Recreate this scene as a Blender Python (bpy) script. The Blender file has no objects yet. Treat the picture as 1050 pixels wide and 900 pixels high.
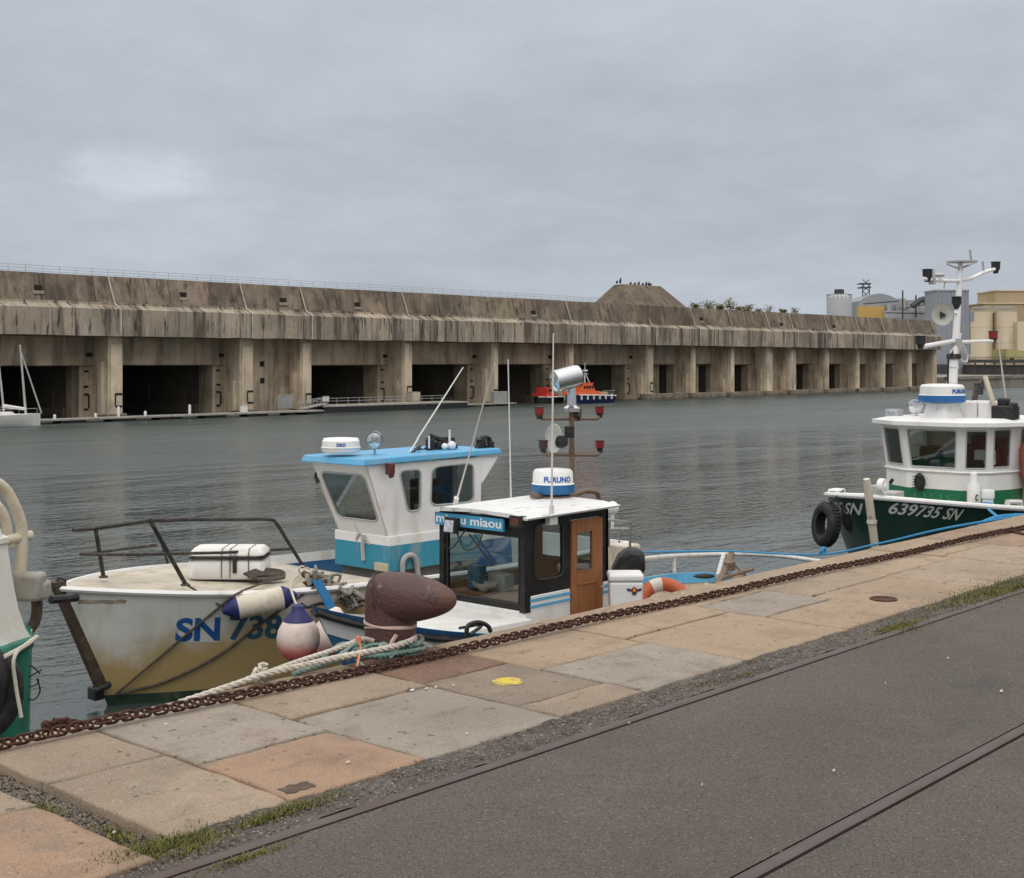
import bpy, bmesh, math, random
from mathutils import Vector, Matrix
random.seed(7)
PI = math.pi
sc = bpy.context.scene
COL = sc.collection
# ------------------------------------------------------------------ survey of the place
# x runs along the quay (to the right), y across the basin, z up from the water; camera stands on the quay
FPX, CX, HY, H = 1350.0, 525.0, 372.0, 4.30
ANG = math.radians(42.24)
CA, SA = math.cos(ANG), math.sin(ANG)
QZ = 2.58          # quay level
EDGE = 5.78        # quay edge
def uv(px, py): return (px-CX)/FPX, (py-HY)/FPX
def at(px, py, D):
    u, v = uv(px, py); t = D/(SA-CA*u)
    return Vector((t*(CA+SA*u), D, H-v*t))
def atx(px, py, X):
    u, v = uv(px, py); t = X/(CA+SA*u)
    return Vector((X, t*(SA-CA*u), H-v*t))
def atz(px, py, z):
    u, v = uv(px, py); t = (H-z)/v
    return Vector((t*(CA+SA*u), t*(SA-CA*u), z))
def att(px, py, t):
    u, v = uv(px, py)
    return Vector((t*(CA+SA*u), t*(SA-CA*u), H-v*t))
def V(*a): return Vector(a)

# ------------------------------------------------------------------ materials
def M(name, col, rough=.6, metal=0.0, dirt=None, damt=.6, dscale=3.0, stretch=(1,1,1), lo=.45, hi=.68,
      bump=0.0, bscale=60.0, var=.12, vscale=1.3, spec=.4, tint=False, zones=None, speck=None, extra=None):
    m = bpy.data.materials.new(name); m.use_nodes = True
    nt = m.node_tree; N = nt.nodes; L = nt.links
    bs = N['Principled BSDF']
    tc = N.new('ShaderNodeTexCoord')
    def noise(scale, stretch=(1,1,1), detail=5, rough=.66):
        mp = N.new('ShaderNodeMapping'); mp.inputs['Scale'].default_value = stretch
        L.new(tc.outputs['Object'], mp.inputs['Vector'])
        n = N.new('ShaderNodeTexNoise'); n.inputs['Scale'].default_value = scale
        n.inputs['Detail'].default_value = detail; n.inputs['Roughness'].default_value = rough
        L.new(mp.outputs[0], n.inputs['Vector']); return n.outputs['Fac']
    def ramp(f, lo, hi):
        r = N.new('ShaderNodeMapRange'); r.interpolation_type = 'SMOOTHSTEP'
        r.inputs['From Min'].default_value = lo; r.inputs['From Max'].default_value = hi
        L.new(f, r.inputs['Value']); return r.outputs[0]
    def mixc(f, a, b, k=1.0, mode='MIX'):
        x = N.new('ShaderNodeMix'); x.data_type = 'RGBA'; x.blend_type = mode
        if hasattr(f, 'links') or hasattr(f, 'is_linked'):
            if k != 1.0:
                mm = N.new('ShaderNodeMath'); mm.operation = 'MULTIPLY'; mm.inputs[1].default_value = k
                L.new(f, mm.inputs[0]); f = mm.outputs[0]
            L.new(f, x.inputs[0])
        else: x.inputs[0].default_value = f*k
        for i, c in ((6, a), (7, b)):
            if isinstance(c, (tuple, list)): x.inputs[i].default_value = (*c[:3], 1)
            else: L.new(c, x.inputs[i])
        return x.outputs[2]
    c = tuple(col)
    if zones:
        sep = N.new('ShaderNodeSeparateXYZ'); L.new(tc.outputs['Object'], sep.inputs[0])
        for z, zc in zones:
            g = N.new('ShaderNodeMath'); g.operation = 'GREATER_THAN'; g.inputs[1].default_value = z
            L.new(sep.outputs['Z'], g.inputs[0]); c = mixc(g.outputs[0], c, zc)
    if tint:
        a = N.new('ShaderNodeAttribute'); a.attribute_name = 'tint'
        c = mixc(1.0, c, a.outputs['Color'], 1.0, 'MULTIPLY')
    if var:
        f = ramp(noise(vscale, (1,1,1), 6, .65), .25, .75)
        lo_c = (1-var,)*3; hi_c = (1+var*.8,)*3
        c = mixc(1.0, c, mixc(f, lo_c, hi_c), 1.0, 'MULTIPLY')
    if dirt:
        c = mixc(ramp(noise(dscale, stretch, 7, .65), lo, hi), c, dirt, damt)
    if extra:                                   # further stain layers: colour, amount, scale, stretch, lo, hi
        for (ec, ea, es, est, el, eh) in extra:
            c = mixc(ramp(noise(es, est, 7, .62), el, eh), c, ec, ea)
    if speck:                                   # fine aggregate
        for (scol, samt, sscale, sl, sh) in speck:
            c = mixc(ramp(noise(sscale, (1,1,1), 2, .5), sl, sh), c, scol, samt)
    if isinstance(c, tuple): bs.inputs['Base Color'].default_value = (*c, 1)
    else: L.new(c, bs.inputs['Base Color'])
    rr = N.new('ShaderNodeMapRange'); rr.inputs['To Min'].default_value = max(rough-.12, .02); rr.inputs['To Max'].default_value = min(rough+.12, 1)
    L.new(noise(7.0), rr.inputs['Value']); L.new(rr.outputs[0], bs.inputs['Roughness'])
    bs.inputs['Metallic'].default_value = metal
    bs.inputs['Specular IOR Level'].default_value = spec
    if bump:
        b = N.new('ShaderNodeBump'); b.inputs['Strength'].default_value = bump; b.inputs['Distance'].default_value = .6/bscale
        L.new(noise(bscale, (1,1,1), 4), b.inputs['Height']); L.new(b.outputs[0], bs.inputs['Normal'])
    return m
def glass_mat(name, tint=(.55,.62,.62), gloss=.16, dark=.35):
    m = bpy.data.materials.new(name); m.use_nodes = True
    nt = m.node_tree; N = nt.nodes; L = nt.links; N.remove(N['Principled BSDF'])
    out = N['Material Output']
    tr = N.new('ShaderNodeBsdfTransparent'); tr.inputs[0].default_value = (*tint, 1)
    gl = N.new('ShaderNodeBsdfGlossy'); gl.inputs['Roughness'].default_value = .04; gl.inputs[0].default_value = (.9,.9,.9,1)
    lw = N.new('ShaderNodeLayerWeight'); pw = N.new('ShaderNodeMath'); pw.operation = 'POWER'; pw.inputs[1].default_value = 5; L.new(lw.outputs['Facing'], pw.inputs[0])
    ad = N.new('ShaderNodeMath'); ad.operation = 'MULTIPLY_ADD'; ad.inputs[1].default_value = .9; ad.inputs[2].default_value = gloss*.3; L.new(pw.outputs[0], ad.inputs[0])
    mx = N.new('ShaderNodeMixShader'); L.new(ad.outputs[0], mx.inputs[0]); L.new(tr.outputs[0], mx.inputs[1]); L.new(gl.outputs[0], mx.inputs[2])
    L.new(mx.outputs[0], out.inputs[0]); return m

# ------------------------------------------------------------------ mesh builder
class MB:
    def __init__(s): s.v = []; s.f = []; s.m = []; s.t = []
    def add(s, vs, fs, m=0, tint=None):
        k = len(s.v); s.v += [Vector(p) for p in vs]
        for f in fs: s.f.append(tuple(i+k for i in f)); s.m.append(m); s.t.append(tint)
        return s
    def box(s, lo, hi, m=0, tint=None, M_=None):
        x0,y0,z0 = lo; x1,y1,z1 = hi
        vs = [V(x,y,z) for z in (z0,z1) for y in (y0,y1) for x in (x0,x1)]
        if M_: vs = [M_ @ p for p in vs]
        return s.add(vs, [(0,2,3,1),(4,5,7,6),(0,1,5,4),(2,6,7,3),(0,4,6,2),(1,3,7,5)], m, tint)
    def cbox(s, c, size, m=0, rz=0, ry=0, rx=0, tint=None):
        c = Vector(c); h = Vector(size)/2
        Mt = Matrix.Translation(c) @ Matrix.Rotation(rz,4,'Z') @ Matrix.Rotation(ry,4,'Y') @ Matrix.Rotation(rx,4,'X')
        return s.box(-h, h, m, tint, Mt)
    def tube(s, pts, r, seg=8, closed=False, m=0, caps=True, up=None):
        pts = [Vector(p) for p in pts]; n = len(pts)
        rs = r if isinstance(r, (list, tuple)) else [r]*n
        rings = []; prev = None
        for i, p in enumerate(pts):
            if closed: t = pts[(i+1)%n]-pts[i-1]
            elif i == 0: t = pts[1]-p
            elif i == n-1: t = p-pts[i-1]
            else: t = (pts[i+1]-p).normalized()+(p-pts[i-1]).normalized()
            if t.length < 1e-9: t = V(0,0,1)
            t.normalize()
            if prev is None:
                a = V(0,0,1) if abs(t.z) < .9 else V(1,0,0)
                nx = t.cross(a).normalized()
            else:
                nx = prev-t*prev.dot(t)
                if nx.length < 1e-6: nx = t.orthogonal()
                nx.normalize()
            prev = nx; ny = t.cross(nx)
            rings.append([p+(nx*math.cos(2*PI*k/seg)+ny*math.sin(2*PI*k/seg))*rs[i] for k in range(seg)])
        vs = [q for R in rings for q in R]; fs = []
        for i in range(n if closed else n-1):
            j = (i+1) % n
            for k in range(seg):
                l = (k+1) % seg
                fs.append((i*seg+k, i*seg+l, j*seg+l, j*seg+k))
        if caps and not closed:
            fs.append(tuple(range(seg))[::-1]); fs.append(tuple((n-1)*seg+k for k in range(seg)))
        return s.add(vs, fs, m)
    def lathe(s, prof, seg=20, Mt=None, m=0, caps=True):
        Mt = Mt or Matrix(); vs = []
        for r, z in prof:
            for k in range(seg):
                a = 2*PI*k/seg; vs.append(Mt @ V(r*math.cos(a), r*math.sin(a), z))
        fs = []
        for i in range(len(prof)-1):
            for k in range(seg):
                l = (k+1) % seg; fs.append((i*seg+k, i*seg+l, (i+1)*seg+l, (i+1)*seg+k))
        if caps:
            fs.append(tuple(range(seg))[::-1]); fs.append(tuple((len(prof)-1)*seg+k for k in range(seg)))
        return s.add(vs, fs, m)
    def loft(s, rings, m=0, caps=True, closed=True, tint=None):
        n = len(rings[0]); vs = [p for R in rings for p in R]; fs = []
        for i in range(len(rings)-1):
            for k in range(n if closed else n-1):
                l = (k+1) % n; fs.append((i*n+k, i*n+l, (i+1)*n+l, (i+1)*n+k))
        if caps: fs.append(tuple(range(n))[::-1]); fs.append(tuple((len(rings)-1)*n+k for k in range(n)))
        return s.add(vs, fs, m, tint)
    def prism(s, poly, ext, m=0, tint=None):
        a = [Vector(p) for p in poly]; e = Vector(ext); return s.loft([a, [p+e for p in a]], m, tint=tint)
    def ball(s, c, r, seg=16, rings=10, m=0, sq=(1,1,1)):
        prof = [(math.sin(PI*i/rings)*r, -math.cos(PI*i/rings)*r) for i in range(rings+1)]
        prof[0] = (1e-4, -r); prof[-1] = (1e-4, r)
        return s.lathe(prof, seg, Matrix.Translation(Vector(c)) @ Matrix.Diagonal((*sq,1)), m)
    def build(s, name, mats, parent=None, smooth=True, bevel=0, base=None, fixn=True, ang=38):
        me = bpy.data.meshes.new(name)
        b = Vector(base) if base is not None else (Vector(parent['_b']) if parent is not None and '_b' in parent else V(0,0,0))
        me.from_pydata([tuple(p-b) for p in s.v], [], s.f)
        if not isinstance(mats, (list, tuple)): mats = [mats]
        for m in mats: me.materials.append(m)
        me.polygons.foreach_set('material_index', s.m)
        if any(t is not None for t in s.t):
            at_ = me.color_attributes.new('tint', 'FLOAT_COLOR', 'CORNER')
            for p in me.polygons:
                t = s.t[p.index] or (1,1,1)
                for li in p.loop_indices: at_.data[li].color = (*t[:3], 1)
        if fixn:
            bm = bmesh.new(); bm.from_mesh(me); bmesh.ops.recalc_face_normals(bm, faces=bm.faces); bm.to_mesh(me); bm.free()
        if smooth:
            me.polygons.foreach_set('use_smooth', [True]*len(me.polygons)); me.set_sharp_from_angle(angle=math.radians(ang))
        o = bpy.data.objects.new(name, me); COL.objects.link(o)
        if parent is not None: o.parent = parent
        if parent is not None and '_b' in parent: o['_b'] = parent['_b']
        elif parent is None and base is not None: o.location = b; o['_b'] = tuple(b)
        if parent is not None and parent.type == 'MESH' and '_b' not in parent: pass
        if bevel:
            md = o.modifiers.new('bevel', 'BEVEL'); md.width = bevel; md.segments = 2; md.limit_method = 'ANGLE'; md.angle_limit = math.radians(40)
        return o
def tag(o, label, cat, group=None, kind=None):
    if label: o['label'] = label
    if cat: o['category'] = cat
    if group: o['group'] = group
    if kind: o['kind'] = kind
    return o
def thing(name, label, cat, base, group=None):
    o = bpy.data.objects.new(name, None); COL.objects.link(o); o.location = Vector(base); o['_b'] = tuple(Vector(base))
    o.empty_display_size = .2
    return tag(o, label, cat, group)
def struct(name, mb, mat, **k):
    o = mb.build(name, mat, None, **k); o['kind'] = 'structure'; return o
def arc(a, b, c, n=8):            # quadratic curve
    a, b, c = Vector(a), Vector(b), Vector(c)
    return [a*(1-t)**2+b*2*t*(1-t)+c*t*t for t in [i/n for i in range(n+1)]]
def spline(pts, n=6):             # Catmull-Rom
    P = [Vector(p) for p in pts]; P = [P[0]*2-P[1]]+P+[P[-1]*2-P[-2]]; out = []
    for i in range(1, len(P)-2):
        for k in range(n):
            t = k/n; a, b, c, d = P[i-1:i+3]
            out.append(.5*((2*b)+(c-a)*t+(2*a-5*b+4*c-d)*t*t+(3*b-a-3*c+d)*t**3))
    return out+[P[-2]]
def rope(mb, pts, r, m=0, pitch=None, seg=6):   # three laid strands
    pitch = pitch or r*7; pts = [Vector(p) for p in pts]
    dens = [pts[0]]
    for a, b in zip(pts, pts[1:]):
        n = max(1, int((b-a).length/(pitch/8)))
        dens += [a+(b-a)*(k+1)/n for k in range(n)]
    for st in range(3):
        path = []; L_ = 0
        for i, p in enumerate(dens):
            if i: L_ += (p-dens[i-1]).length
            t = (dens[min(i+1,len(dens)-1)]-dens[max(i-1,0)]).normalized()
            nx = t.cross(V(0,0,1) if abs(t.z) < .95 else V(1,0,0)).normalized(); ny = t.cross(nx)
            a = 2*PI*(L_/pitch+st/3)
            path.append(p+(nx*math.cos(a)+ny*math.sin(a))*r*.5)
        mb.tube(path, r*.58, seg, m=m)
def text_geo(body, size, shear=0.0, spacing=1.0, bold=0.0, cuts=1):
    cu = bpy.data.curves.new('lettering', 'FONT'); cu.body = body; cu.size = size; cu.shear = shear; cu.space_character = spacing
    cu.offset = bold; cu.resolution_u = 4
    o = bpy.data.objects.new('lettering', cu); COL.objects.link(o)
    dg = bpy.context.evaluated_depsgraph_get(); me = bpy.data.meshes.new_from_object(o.evaluated_get(dg))
    bpy.data.objects.remove(o); bpy.data.curves.remove(cu)
    bm = bmesh.new(); bm.from_mesh(me); bpy.data.meshes.remove(me)
    bmesh.ops.triangulate(bm, faces=bm.faces)
    for _ in range(cuts):
        es = [e for e in bm.edges if e.calc_length() > size*.12]
        bmesh.ops.subdivide_edges(bm, edges=es, cuts=1)
        bmesh.ops.triangulate(bm, faces=bm.faces)
    bm.verts.index_update()
    vs = [v.co.copy() for v in bm.verts]; fs = [tuple(v.index for v in f.verts) for f in bm.faces]; bm.free()
    w = max(v.x for v in vs)
    return vs, fs, w
def letter(name, body, size, fn, mat, parent, shear=0.0, bold=0.0, width=None, spacing=1.0, cuts=1):
    """lettering laid on a surface: fn(s, t) -> world point, s along the line (0..width), t upward"""
    vs, fs, w = text_geo(body, size, shear, spacing, bold, cuts)
    k = (width/w) if width else 1.0
    mb = MB(); mb.add([fn(v.x*k, v.y) for v in vs], fs); return mb.build(name, mat, parent, smooth=False, fixn=False)
def round_poly(u0, v0, u1, v1, r, skew=0, n=4, ru=None):
    ru = ru or r; out = []
    for cx, cy, a0 in ((u1-ru, v1-r, 0), (u0+ru, v1-r, 90), (u0+ru, v0+r, 180), (u1-ru, v0+r, 270)):
        for k in range(n+1):
            a = math.radians(a0+90*k/n); out.append((cx+ru*math.cos(a), cy+r*math.sin(a)))
    return out
def facet(quad, holes, wall, thick, inward):
    """a wall panel (b0,b1,t1,t0) with window holes given as uv polygons; appended to MB `wall` as a solid with thickness"""
    b0, b1, t1, t0 = [Vector(q) for q in quad]
    def P(u, v): return (b0*(1-u)+b1*u)*(1-v)+(t0*(1-u)+t1*u)*v
    bm = bmesh.new(); edges = []
    for loop in [[(0,0),(1,0),(1,1),(0,1)]]+holes:
        vs = [bm.verts.new((u, v, 0)) for u, v in loop]
        edges += [bm.edges.new((vs[i], vs[(i+1) % len(vs)])) for i in range(len(vs))]
    bmesh.ops.triangle_fill(bm, edges=edges, use_beauty=True, use_dissolve=False)
    bm.verts.index_update(); n = len(bm.verts)
    pts = [P(v.co.x, v.co.y) for v in bm.verts]; inn = Vector(inward).normalized()*thick
    fs = [tuple(v.index for v in f.verts) for f in bm.faces]
    side = [(e.verts[0].index, e.verts[1].index, e.verts[1].index+n, e.verts[0].index+n) for e in bm.edges if len(e.link_faces) == 1]
    bm.free()
    wall.add(pts+[p+inn for p in pts], fs+[tuple(i+n for i in f[::-1]) for f in fs]+side)
    return P
def window(P, hole, inward, frame_r, parent, mats, label=None, name='window'):
    inn = Vector(inward).normalized()
    mb = MB(); pts = [P(u, v) for u, v in hole]
    mb.tube(pts, frame_r, 6, closed=True, m=1)
    mb.add([p+inn*.015 for p in pts]+[p+inn*.021 for p in pts], [tuple(range(len(pts))), tuple(range(2*len(pts)-1, len(pts)-1, -1))], 0)
    return mb.build(name, mats, parent, fixn=False)
class Hull:
    def __init__(s, xb, xe, cy, rake, zt, B, sheer, Le=3.4, p=2.0, flare=.25, tr=.85, zk=-.5, xm=None, stern_round=0.0):
        s.__dict__.update(locals()); s.xm = xm or (xb+(xe-xb)*.55)
    def stem(s, z): return s.xb+s.rake*(1-z/s.zt)
    def hb(s, x, z):
        zz = max(0, min(1.15, z/s.zt)); le = s.Le*(1.5-.5*zz)
        q = max(0, min(1, (x-s.stem(z))/le)); w = s.B*(1-(1-q)**s.p)*(1-s.flare*max(0,1-zz)**1.3)
        if x > s.xm: w *= 1-(1-s.tr)*((x-s.xm)/(s.xe-s.xm))**2
        if s.stern_round and x > s.xe-s.stern_round:
            k = (x-(s.xe-s.stern_round))/s.stern_round; w *= math.sqrt(max(0, 1-min(1, k)**2.4*.97))
        if z < 0: w *= max(.2, 1+z*.9)
        return w
    def pt(s, x, z, side, off=0): return V(x, s.cy+side*(s.hb(x, z)+off), z)
    def grid(s, side, nx=34, nz=14, off=0, zlo=None):
        rows = []
        for j in range(nz+1):
            row = []
            for i in range(nx+1):
                t = (i/nx)**1.5 if not s.stern_round else 1-(1-(i/nx)**1.3)**1.3
                xa = s.xb+t*(s.xe-s.xb); zl = s.zk if zlo is None else zlo(xa)
                z = zl+(s.sheer(xa)-zl)*j/nz; x = s.stem(z)+t*(s.xe-s.stem(z))
                row.append(V(x, s.cy+side*max(.001, s.hb(x, z)+off*(1 if t > .02 else .3)), z))
            rows.append(row)
        return rows
    def make(s, deck, wt=.05):
        """outer shell (0), bulwark cap (1), inner bulwark (2), deck (3)"""
        mb = MB()
        for side in (-1, 1):
            g = s.grid(side); mb.loft(g, 0, caps=False, closed=False)
            gi = s.grid(side, nz=4, off=-wt, zlo=deck); mb.loft(gi, 2, caps=False, closed=False)
            mb.loft([g[-1], gi[-1]], 1, caps=False, closed=False)
            if side == -1: first, fin = g, gi
        g2, gi2 = g, gi
        mb.loft([fin[0], gi2[0]], 3, caps=False, closed=False)
        n = len(g2)
        mb.loft([[r[-1] for r in first], [r[-1] for r in g2]], 0, caps=False, closed=False)           # transom
        d = V(-wt, 0, 0)
        mb.loft([[r[-1]+d for r in fin], [r[-1]+d for r in gi2]], 2, caps=False, closed=False)
        mb.add([first[-1][-1], g2[-1][-1], gi2[-1][-1]+d, fin[-1][-1]+d], [(0,1,2,3)], 1)
        return mb
    def edge(s, side, x0, x1, dz=0, off=.02, n=24):
        out = []
        for i in range(n+1):
            x = x0+(x1-x0)*(i/n)**1.3; z = s.sheer(x)+dz; xx = max(x, s.stem(z)+.002)
            out.append(V(xx, s.cy+side*(s.hb(xx, z)+off), z))
        return out
SUN_E, SKY_K, EXPO, WAVE = .7, 10.7, 0.0, .13
# ================================================================== camera, light, sky
cam = bpy.data.objects.new('camera', bpy.data.cameras.new('camera')); COL.objects.link(cam); sc.camera = cam
cam.location = (0, 0, H); cam.rotation_euler = (PI/2, 0, ANG-PI/2)
cam.data.sensor_width = 36; cam.data.lens = FPX/1050*36; cam.data.sensor_fit = 'HORIZONTAL'
cam.data.shift_y = -(450-HY)/1050; cam.data.clip_start = .1; cam.data.clip_end = 20000
SUN_EL, SUN_AZ = math.radians(48), math.radians(215)       # direction the light comes from, measured from +x
sd = V(math.cos(SUN_EL)*math.cos(SUN_AZ), math.cos(SUN_EL)*math.sin(SUN_AZ), math.sin(SUN_EL))
sl = bpy.data.lights.new('sun', 'SUN'); sl.energy = SUN_E; sl.angle = math.radians(30); sl.color = (1, .97, .93)
so = bpy.data.objects.new('sun', sl); COL.objects.link(so); so.rotation_euler = sd.to_track_quat('Z', 'Y').to_euler(); so.location = (0, 0, 60)
w = bpy.data.worlds.new('World'); sc.world = w; w.use_nodes = True
nt = w.node_tree; N = nt.nodes; L = nt.links; bg = N['Background']
sky = N.new('ShaderNodeTexSky'); sky.sky_type = 'NISHITA'; sky.sun_disc = False; sky.sun_elevation = SUN_EL
sky.sun_rotation = PI/2-SUN_AZ; sky.air_density = 1.5; sky.dust_density = 3
tc = N.new('ShaderNodeTexCoord'); sep = N.new('ShaderNodeSeparateXYZ'); L.new(tc.outputs['Generated'], sep.inputs[0])
def mth(op, a, b=None):
    n = N.new('ShaderNodeMath'); n.operation = op
    for i, x in enumerate((a, b)):
        if x is None: continue
        if isinstance(x, (int, float)): n.inputs[i].default_value = x
        else: L.new(x, n.inputs[i])
    return n.outputs[0]
zc = mth('MAXIMUM', sep.outputs['Z'], 0.0)
dv = mth('ADD', zc, .22)
cmb = N.new('ShaderNodeCombineXYZ')
L.new(mth('DIVIDE', sep.outputs['X'], dv), cmb.inputs[0]); L.new(mth('DIVIDE', sep.outputs['Y'], dv), cmb.inputs[1])
def cnoise(scale, det, off):
    mp = N.new('ShaderNodeMapping'); mp.inputs['Location'].default_value = off; L.new(cmb.outputs[0], mp.inputs[0])
    n = N.new('ShaderNodeTexNoise'); n.inputs['Scale'].default_value = scale; n.inputs['Detail'].default_value = det; n.inputs['Roughness'].default_value = .6
    n.inputs['Distortion'].default_value = .1
    L.new(mp.outputs[0], n.inputs['Vector']); return n.outputs['Fac']
cr = N.new('ShaderNodeValToRGB'); L.new(zc, cr.inputs[0]); e = cr.color_ramp.elements     # overcast: brighter towards the zenith
e[0].position = 0; e[0].color = (.44, .487, .56, 1); e[1].position = 1; e[1].color = (1.76, 1.72, 1.66, 1)
for p, c in ((.10, (.458, .497, .562, 1)), (.20, (.468, .502, .560, 1)), (.30, (.50, .527, .575, 1)), (.5, (1.1, 1.06, 1.02, 1))):
    x = e.new(p); x.color = c
def srange(f, a, b, lo, hi):
    r = N.new('ShaderNodeMapRange'); r.interpolation_type = 'SMOOTHSTEP'
    for k, vv in zip(('From Min', 'From Max', 'To Min', 'To Max'), (a, b, lo, hi)): r.inputs[k].default_value = vv
    L.new(f, r.inputs['Value']); return r.outputs[0]
k1 = srange(cnoise(.75, 7, (3.1, 1.7, 0)), .3, .72, .915, 1.085)
k2 = srange(cnoise(4.6, 7, (9.4, 4.2, 0)), .3, .7, .957, 1.047)
kk = mth('MULTIPLY', k1, k2)
# one paler cloud low on the left of the basin
pd = (V(CA, SA, 0)+V(SA, -CA, 0)*((140-CX)/FPX)+V(0, 0, (HY-180)/FPX)).normalized()
sub = N.new('ShaderNodeVectorMath'); sub.operation = 'SUBTRACT'; L.new(tc.outputs['Generated'], sub.inputs[0]); sub.inputs[1].default_value = pd
scl = N.new('ShaderNodeVectorMath'); scl.operation = 'MULTIPLY'; L.new(sub.outputs[0], scl.inputs[0]); scl.inputs[1].default_value = (1, 1, 3.3)
ln = N.new('ShaderNodeVectorMath'); ln.operation = 'LENGTH'; L.new(scl.outputs[0], ln.inputs[0])
cl_ = mth('ADD', ln.outputs['Value'], mth('MULTIPLY', mth('SUBTRACT', cnoise(4.5, 7, (1.2, 7.7, 0)), .5), .10))
kk = mth('MULTIPLY', kk, srange(cl_, .022, .070, 1.20, 1.0))
grey = N.new('ShaderNodeMix'); grey.data_type = 'RGBA'; grey.blend_type = 'MULTIPLY'; grey.inputs[0].default_value = 1
cc = N.new('ShaderNodeCombineColor'); [L.new(kk, cc.inputs[i]) for i in range(3)]
L.new(cr.outputs[0], grey.inputs[6]); L.new(cc.outputs[0], grey.inputs[7])
up = N.new('ShaderNodeMix'); up.data_type = 'RGBA'; up.blend_type = 'MULTIPLY'; up.inputs[0].default_value = 1
L.new(grey.outputs[2], up.inputs[6]); up.inputs[7].default_value = (SKY_K, SKY_K, SKY_K, 1)
mx = N.new('ShaderNodeMix'); mx.data_type = 'RGBA'; mx.inputs[0].default_value = .94
L.new(sky.outputs[0], mx.inputs[6]); L.new(up.outputs[2], mx.inputs[7]); L.new(mx.outputs[2], bg.inputs[0]); bg.inputs[1].default_value = .1
sc.view_settings.view_transform = 'Standard'; sc.view_settings.look = 'None'; sc.view_settings.gamma = 1; sc.view_settings.exposure = EXPO
sc.render.engine = 'CYCLES'; sc.cycles.max_bounces = 8; sc.cycles.transparent_max_bounces = 16

# ================================================================== water
def water_mat():
    m = bpy.data.materials.new('harbour_water'); m.use_nodes = True
    nt = m.node_tree; N = nt.nodes; L = nt.links; bs = N['Principled BSDF']
    bs.inputs['Base Color'].default_value = (.052, .066, .061, 1); bs.inputs['Roughness'].default_value = .11
    bs.inputs['IOR'].default_value = 1.33; bs.inputs['Specular IOR Level'].default_value = .5
    tc = N.new('ShaderNodeTexCoord')
    def noise(scale, stretch, rot, detail=3, dist=0.0):
        mp = N.new('ShaderNodeMapping'); mp.inputs['Scale'].default_value = stretch; mp.inputs['Rotation'].default_value = (0, 0, math.radians(rot))
        L.new(tc.outputs['Object'], mp.inputs[0]); n = N.new('ShaderNodeTexNoise'); n.inputs['Scale'].default_value = scale
        n.inputs['Detail'].default_value = detail; n.inputs['Roughness'].default_value = .5; n.inputs['Distortion'].default_value = dist
        L.new(mp.outputs[0], n.inputs['Vector']); return n.outputs['Fac']
    def mt(op, a, b):
        n = N.new('ShaderNodeMath'); n.operation = op
        for i, x in enumerate((a, b)):
            if isinstance(x, (int, float)): n.inputs[i].default_value = x
            else: L.new(x, n.inputs[i])
        return n.outputs[0]
    # crests run across the line of sight (world angle of the picture's horizontal is ANG-90)
    a = noise(2.1, (.5, 1.25, 1), 48, 3, .5); b = noise(6.0, (.55, 1.15, 1), 40, 3, .4); c = noise(.16, (.6, 1.2, 1), 55, 2)
    patch = N.new('ShaderNodeMapRange'); patch.interpolation_type = 'SMOOTHSTEP'
    patch.inputs['From Min'].default_value = .40; patch.inputs['From Max'].default_value = .60; patch.inputs['To Min'].default_value = .35; patch.inputs['To Max'].default_value = 1.0
    L.new(noise(.085, (.5, 1.3, 1), 50, 3, .5), patch.inputs['Value'])
    # sheltered strip between the quay and the boats lies calmer
    sp = N.new('ShaderNodeSeparateXYZ'); L.new(tc.outputs['Object'], sp.inputs[0])
    calm = N.new('ShaderNodeMapRange'); calm.interpolation_type = 'SMOOTHSTEP'
    calm.inputs['From Min'].default_value = 12; calm.inputs['From Max'].default_value = 21; calm.inputs['To Min'].default_value = .22; calm.inputs['To Max'].default_value = 2.4
    L.new(sp.outputs['Y'], calm.inputs['Value'])
    h = mt('ADD', mt('ADD', mt('MULTIPLY', a, 1.0), mt('MULTIPLY', b, .36)), mt('MULTIPLY', c, 1.4))
    h = mt('MULTIPLY', h, mt('MULTIPLY', patch.outputs[0], calm.outputs[0]))
    # the open basin is ruffled by the wind, the berth in the lee of the boats is not
    wind = N.new('ShaderNodeMapRange'); wind.interpolation_type = 'SMOOTHSTEP'
    for k_, v_ in (('From Min', 27), ('From Max', 62), ('To Min', .06), ('To Max', .38)): wind.inputs[k_].default_value = v_
    L.new(sp.outputs['Y'], wind.inputs['Value']); L.new(mt('MULTIPLY', wind.outputs[0], mt('ADD', mt('MULTIPLY', patch.outputs[0], .5), .62)), bs.inputs['Roughness'])
    bp = N.new('ShaderNodeBump'); bp.inputs['Strength'].default_value = 1.0; bp.inputs['Distance'].default_value = WAVE
    L.new(h, bp.inputs['Height']); L.new(bp.outputs[0], bs.inputs['Normal'])
    return m
mb = MB(); mb.add([(-900, EDGE-.3, 0), (1500, EDGE-.3, 0), (1500, 150, 0), (-900, 150, 0)], [(0,1,2,3)])
struct('water', mb, water_mat(), smooth=False)

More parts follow.
